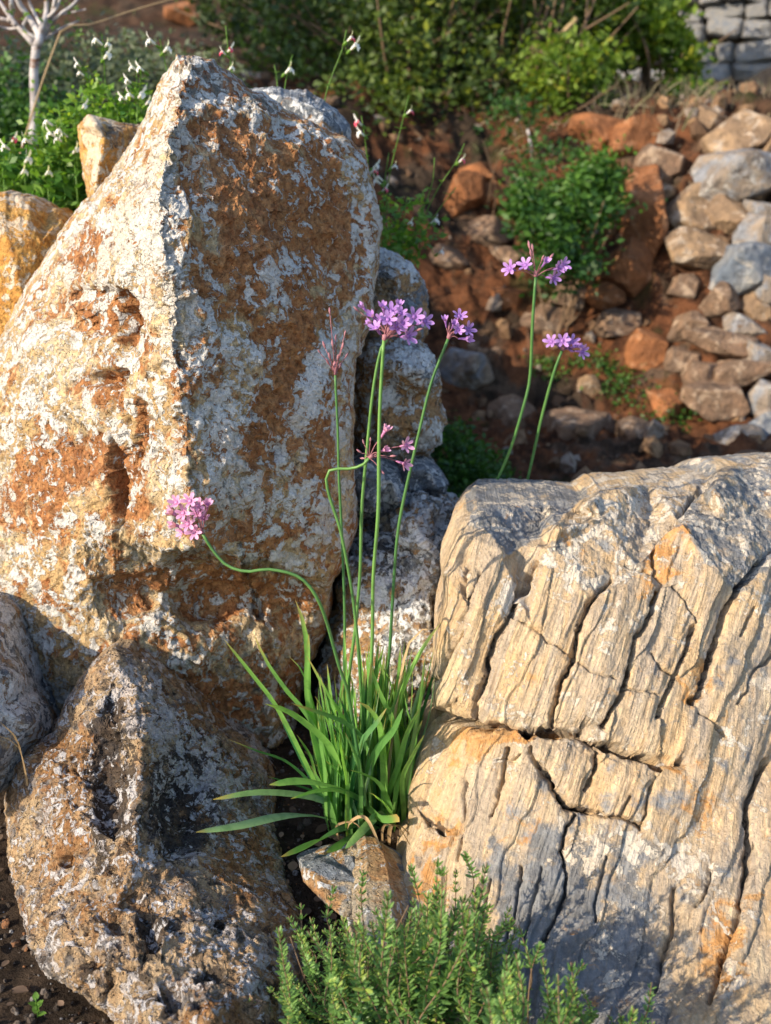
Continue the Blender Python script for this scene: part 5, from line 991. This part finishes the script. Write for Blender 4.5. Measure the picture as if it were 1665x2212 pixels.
for i, (x, y, w, h, k, lab) in enumerate(RK):
    p = ground_at(x, y + h * .15, .7); m = pxm(p[1], y); hx, hz = w * m / 2, h * m / 2; c = P(x, y, p[1] - .2 * hx); v, f = LIB[rr_.randrange(9)]
    a = rr_.uniform(0, 6.28); Rz = np.array([[math.cos(a), -math.sin(a), 0], [math.sin(a), math.cos(a), 0], [0, 0, 1]]); q = v @ Rz.T; q = q / (np.ptp(q, axis=0) / 2); hy = (hx + hz) / 2 * 1.1
    q = q * np.array([hx, hy, hz]) * (1.30 if x > 1400 and k != 'R' else 1.12); til = rr_.uniform(-.15, .15); q = q @ np.array([[math.cos(til), 0, math.sin(til)], [0, 1, 0], [-math.sin(til), 0, math.cos(til)]])
    me = mesh('rock', q - np.array([0, 0, q[:, 2].min()]), f); tag(link('rock' if k != 'R' else 'earth_clod', me, MT[k], loc=c + np.array([0, 0, q[:, 2].min()])), lab, 'rock' if k != 'R' else 'clod', 'rocks on the rubble slope' if x > 1400 and k != 'R' else 'rocks and clods of the bank')

# ------------------------------------------------------------------ dry stone wall at the upper right
M_WALL = far_mat('wall_stone', (0.52, 0.51, 0.52), (0.64, 0.58, 0.50), (0.76, 0.74, 0.72), (0.40, 0.45, 0.54), 20.0)
n = NT('wall_mortar'); n.bsdf(n.mix(n.noise(20, 5), (0.16, 0.11, 0.07), (0.32, 0.24, 0.16)), .95, n.bump(n.noise(40, 5), .02)); M_MORT = n.m
w0 = P(1310, 240, 4.25); z0 = float(terr(w0[0], 4.25)) - .05; xa, xb = w0[0], w0[0] + 3.2; zt = z0 + 1.75
wall = tag(empty('stone_wall', ((xa + xb) / 2, 4.25, z0)), 'pale blue grey rubble stone wall at the upper right, behind the shrubs', 'stone wall'); wo_ = np.array([(xa + xb) / 2, 4.25, z0])
bx_ = np.array([(x, y, z) for x in (xa, xb) for y in (4.30, 4.65) for z in (z0 - .2, zt - .02)]) - wo_
me = mesh('core', bx_, np.array([(0, 1, 3, 2), (4, 6, 7, 5), (0, 4, 5, 1), (2, 3, 7, 6), (0, 2, 6, 4), (1, 5, 7, 3)]), False); link('core', me, M_MORT, wall)
def wstone(seed):
    r = np.random.RandomState(seed); g_ = 11; a = np.linspace(-1, 1, g_); U, V_ = np.meshgrid(a, a); th = np.maximum(abs(U), abs(V_)); n1, n2 = r.uniform(0, 9, 2)
    k = 1 - .10 * (abs(U) * abs(V_)) ** 5 + .14 * fbm(U + n1, V_ + n2, .5, 3); X = U * k; Z = V_ * k + .12 * fbm(U * .9 + n1, .5, n2, 2); q1, q2 = r.uniform(-.35, .35, 2); Y = -.9 + .45 * sstep(.84, 1.0, th) + np.maximum(q1 * U, q2 * V_) + .16 * fbm(U * 1.6 + n1, V_ * 1.6, n2, 3) + r.uniform(-.12, .12) * U
    f_ = np.stack([X, Y, Z], -1).reshape(-1, 3); i = np.arange(g_ * g_).reshape(g_, g_); F = np.stack([i[:-1, :-1], i[:-1, 1:], i[1:, 1:], i[1:, :-1]], -1).reshape(-1, 4)
    lp = np.concatenate([i[0, :-1], i[:-1, -1], i[-1, ::-1][:-1], i[::-1, 0][:-1]]); b = f_[lp].copy(); b[:, 1] = 1.0; nb = len(f_); j = nb + np.arange(len(lp)); F2 = np.stack([np.roll(lp, -1), lp, j, np.roll(j, -1)], -1)
    return mesh('stone', np.concatenate([f_, b]), [F, F2])
wall.rotation_euler = (0, 0, math.radians(-24)); WS = [wstone(s) for s in range(12)]
for m_ in WS: m_.materials.append(M_WALL)
z = z0; rw = random.Random(6); cnt = 0
while z < zt:
    hh = rw.uniform(.05, .105); x = xa + rw.uniform(-.1, 0)
    while x < xb:
        ww = rw.uniform(.09, .24) * (hh / .10) ** .5
        if rw.random() < .2 and hh > .11: segs = [(z, hh * .5), (z + hh * .5, hh * .5)]
        else: segs = [(z, hh)]
        for zs, hs in segs:
            o = link('stone', WS[rw.randrange(12)], None, wall); o.matrix_basis = Matrix.Translation(Vector((x + ww / 2 - wo_[0], rw.uniform(-.025, .03), zs + hs / 2 - wo_[2] + rw.gauss(0, .012)))) @ Matrix.Rotation(rw.gauss(0, .11), 4, 'Y') @ Matrix.Diagonal((ww / 2 * .98, .10, hs / 2 * .98, 1)); cnt += 1
        x += ww
    z += hh

# ------------------------------------------------------------------ shrubs and low plants of the bank
M_SH1 = leaf_mat('dark_shrub_leaf', (0.035, 0.065, 0.02), (0.15, 0.22, 0.04), .35, .5, (0.28, 0.32, 0.04))
M_SH2 = leaf_mat('lime_shrub_leaf', (0.05, 0.12, 0.02), (0.22, 0.32, 0.04), .45, .5, (0.42, 0.42, 0.05))
M_SH3 = leaf_mat('bush_leaf', (0.025, 0.08, 0.018), (0.09, 0.20, 0.03), .35, .5, (0.12, 0.26, 0.04))
M_GREYG = leaf_mat('grey_green_leaf', (0.09, 0.12, 0.07), (0.20, 0.24, 0.15), .3, .6)
def shrub(name, label, cat, root, blobs, mat, nst=8, sr=.010, group=None):
    r0 = np.array(root, float); r0[2] = float(terr(r0[0], r0[1])) - .01; e = tag(empty(name, r0), label, cat, group)
    V, F, v = cloud(blobs); me = mesh('foliage', V - r0, F); attr(me, 'v', v); link('foliage', me, mat, e)['kind'] = 'stuff'
    for k in range(nst):
        b = blobs[k % len(blobs)]; tgt = np.array(b[0]) + RL.normal(size=3) * np.array(b[1]) * .6; st_ = r0 + RL.normal(size=3) * np.array([.04, .03, 0]); md = (st_ + tgt) / 2 + RL.normal(size=3) * .05
        c = curve_pts([st_, md, tgt], 14); V, F, C_ = tube_vf(c - r0, np.linspace(sr * RL.uniform(.6, 1), sr * .25, 14), 5); me = mesh('branch', V, [F, C_]); attr(me, 'v', np.full(len(V), RL.uniform(0, 1))); link('branch', me, M_WOODY, e)
    return e
def on(x, y, dz=0.0, Y0=.9):
    p = ground_at(x, y, Y0); return p
G1 = 'shrubs along the top of the bank'
shrub('dense_shrub', 'large dark green shrub with brown twigs at the top centre', 'shrub', P(900, 230, 3.2), [(P(820,60,3.3),(.45,.35,.30),95,34,.035,.045,.35),(P(960,120,3.2),(.45,.35,.35),110,34,.034,.045,.45),(P(900,-60,3.4),(.6,.4,.35),100,34,.035,.05,.4),(P(860,210,3.0),(.3,.2,.16),60,30,.03,.04,.5)], M_SH1, 70, .012, G1)
shrub('dense_shrub', 'dark shadowy shrub behind the boulder peak left of the top centre', 'shrub', P(680, 190, 3.3), [(P(680,60,3.5),(.38,.35,.40),95,34,.034,.045,.22),(P(560,-20,3.7),(.35,.3,.25),70,30,.034,.045,.2),(P(700,150,3.1),(.3,.25,.2),80,30,.03,.04,.4),(P(760,240,2.9),(.2,.2,.15),50,28,.028,.035,.45)], M_SH1, 40, .010, G1)
shrub('dense_shrub', 'mixed twiggy shrub right of the top centre with sparse leaves', 'shrub', P(1130, 230, 3.2), [(P(1120,90,3.3),(.42,.3,.35),70,26,.034,.045,.45),(P(1120,-60,3.6),(.5,.4,.35),75,30,.036,.05,.5),(P(1200,60,3.5),(.3,.3,.3),80,30,.036,.05,.5)], M_SH1, 80, .010, G1)
shrub('lime_shrub', 'bright yellow green shrub beside the stone wall', 'shrub', P(1400, 215, 3.6), [(P(1330,50,3.7),(.22,.3,.16),110,34,.042,.05,.75),(P(1418,70,3.6),(.07,.12,.11),50,32,.040,.035,.95),(P(1310,-70,3.9),(.32,.35,.2),120,34,.042,.055,.6),(P(1250,60,3.6),(.2,.25,.14),70,30,.038,.045,.55)], M_SH2, 16, .012, G1)
shrub('lime_shrub', 'small light green shrub hanging over the bank edge in the middle', 'shrub', P(1240, 215, 3.0), [(P(1235,165,3.0),(.17,.14,.12),60,30,.032,.035,.7),(P(1205,185,2.9),(.10,.1,.08),24,26,.03,.03,.6)], M_SH2, 8, .008, G1)
shrub('lime_shrub', 'leaning green shrub at the left foot of the stone wall', 'shrub', P(1500, 235, 3.4), [(P(1478,150,3.5),(.05,.1,.10),34,26,.032,.028,.55),(P(1490,215,3.3),(.07,.1,.05),26,24,.03,.028,.35)], M_SH2, 8, .008, G1)
shrub('round_bush', 'round dark green bush growing on the face of the red bank', 'bush', P(1215, 560, 2.2), [(P(1200,490,2.15),(.14,.13,.10),60,30,.027,.024,.38),(P(1265,430,2.2),(.11,.12,.10),44,30,.027,.024,.5),(P(1295,385,2.25),(.07,.08,.08),30,28,.022,.024,.9),(P(1150,450,2.2),(.06,.1,.08),20,26,.026,.022,.5),(P(1210,575,2.05),(.10,.1,.07),30,28,.026,.024,.2)], M_SH3, 10, .006)  # lightest blob paints the sunlit top into the leaf tone
shrub('hanging_plant', 'thin green weed hanging down the upper bank above the round bush', 'weed', P(1100, 280, 2.6), [(P(1110,270,2.65),(.10,.08,.10),24,16,.022,.03,.3),(P(1180,340,2.5),(.14,.08,.06),24,16,.020,.03,.35),(P(1150,400,2.4),(.08,.08,.08),18,14,.02,.028,.3)], M_SH3, 6, .004)
shrub('ground_cover', 'low dark green plant on the soil right of the round grey stone', 'ground plant', P(990, 1000, 1.1), [(P(960,960,1.2),(.07,.08,.05),50,26,.015,.018,.4),(P(1010,1010,1.1),(.09,.10,.05),70,26,.015,.018,.45),(P(1030,1050,1.0),(.07,.08,.04),40,26,.015,.018,.4)], M_SH3, 6, .003)
shrub('moss_patch', 'mossy green plants on the bank foot between the pale rock and the reddish rock', 'ground plant', on(1250, 800), [(on(1190,800),(.09,.06,.035),34,22,.014,.02,.6),(on(1320,800),(.12,.08,.04),50,22,.014,.022,.45),(on(1380,850),(.12,.08,.03),36,22,.014,.022,.35)], M_SH3, 4, .003)
shrub('moss_patch', 'small tuft of weeds in the shade above the banded boulder', 'ground plant', on(1435, 935), [(on(1435,925),(.07,.06,.06),40,22,.014,.022,.35)], M_SH3, 4, .003)
shrub('grey_green_shrub', 'hazy grey green undergrowth behind the salvia at the upper left', 'undergrowth', P(250, 230, 2.0), [(P(60,190,2.1),(.32,.25,.10),110,22,.020,.035,.4),(P(240,190,2.2),(.35,.25,.12),120,22,.020,.035,.35),(P(400,210,2.1),(.25,.2,.12),80,20,.020,.035,.25),(P(180,130,2.4),(.30,.2,.06),60,20,.022,.035,.8)], M_GREYG, 14, .004)
shrub('dense_shrub', 'dark green low shrub left of the pale sapling', 'shrub', P(20, 260, 1.9), [(P(10,240,1.9),(.14,.15,.12),60,28,.022,.03,.35),(P(120,300,1.8),(.2,.15,.10),70,28,.02,.03,.3)], M_SH3, 8, .005)
# dry grass fringe on the bank edge
M_FR = leaf_mat('dry_fringe', (0.16, 0.12, 0.09), (0.42, 0.34, 0.24), .3, .7, (0.30, 0.34, 0.16)); Q, vv = [], []
for k in range(900):
    x = RL.uniform(.3, 2.3); y = 3.0 + .12 * math.sin(x * 5) + RL.normal() * .14; z = float(terr(x, y)); p = np.array([x, y, z]); e = p + np.array([RL.normal() * .06, -abs(RL.normal()) * .06, RL.uniform(.02, .14)]); V, F = blade([p, (p + e) / 2 + np.array([0, 0, .02]), e], .004, (0, -1, .2), .1, 4); Q.append((V, F)); vv.append(np.tile([RL.uniform(), RL.uniform(0, .9), 0], (len(V), 1)))
V, F = merge(Q); me = mesh('dry_grass_fringe', V, F); attr(me, 'v', np.concatenate(vv)); tag(link('dry_grass_fringe', me, M_FR), kind='stuff')
# roots and twigs that poke out of the bank
for k, (q, lab) in enumerate([([(1075,180),(1110,230),(1135,290),(1145,350)], 'grey bare branch hanging down the bank left of the round bush'), ([(1245,40),(1215,70),(1185,92)], 'short pale broken branch in front of the top right shrubs')]):
    pts = [ground_at(x, y, 1.2) + np.array([0, -.05, .02]) for x, y in q] if k == 0 else [P(x, y, 3.1) for x, y in q]
    c = curve_pts(pts, 20); V, F, C_ = tube_vf(c - c[0], np.linspace(.010, .005, 20), 6); me = mesh('bare_branch', V, [F, C_]); attr(me, 'v', np.full(len(V), 1.)); tag(link('bare_branch', me, M_BARK if k == 0 else M_DRY, loc=c[0]), lab, 'branch')
print('OBJS', len(bpy.data.objects), 'TRIS', sum(sum(len(p.vertices) - 2 for p in m.polygons) if len(m.polygons) < 1 else len(m.loops) - 2 * len(m.polygons) for m in bpy.data.meshes), 'wall', cnt)
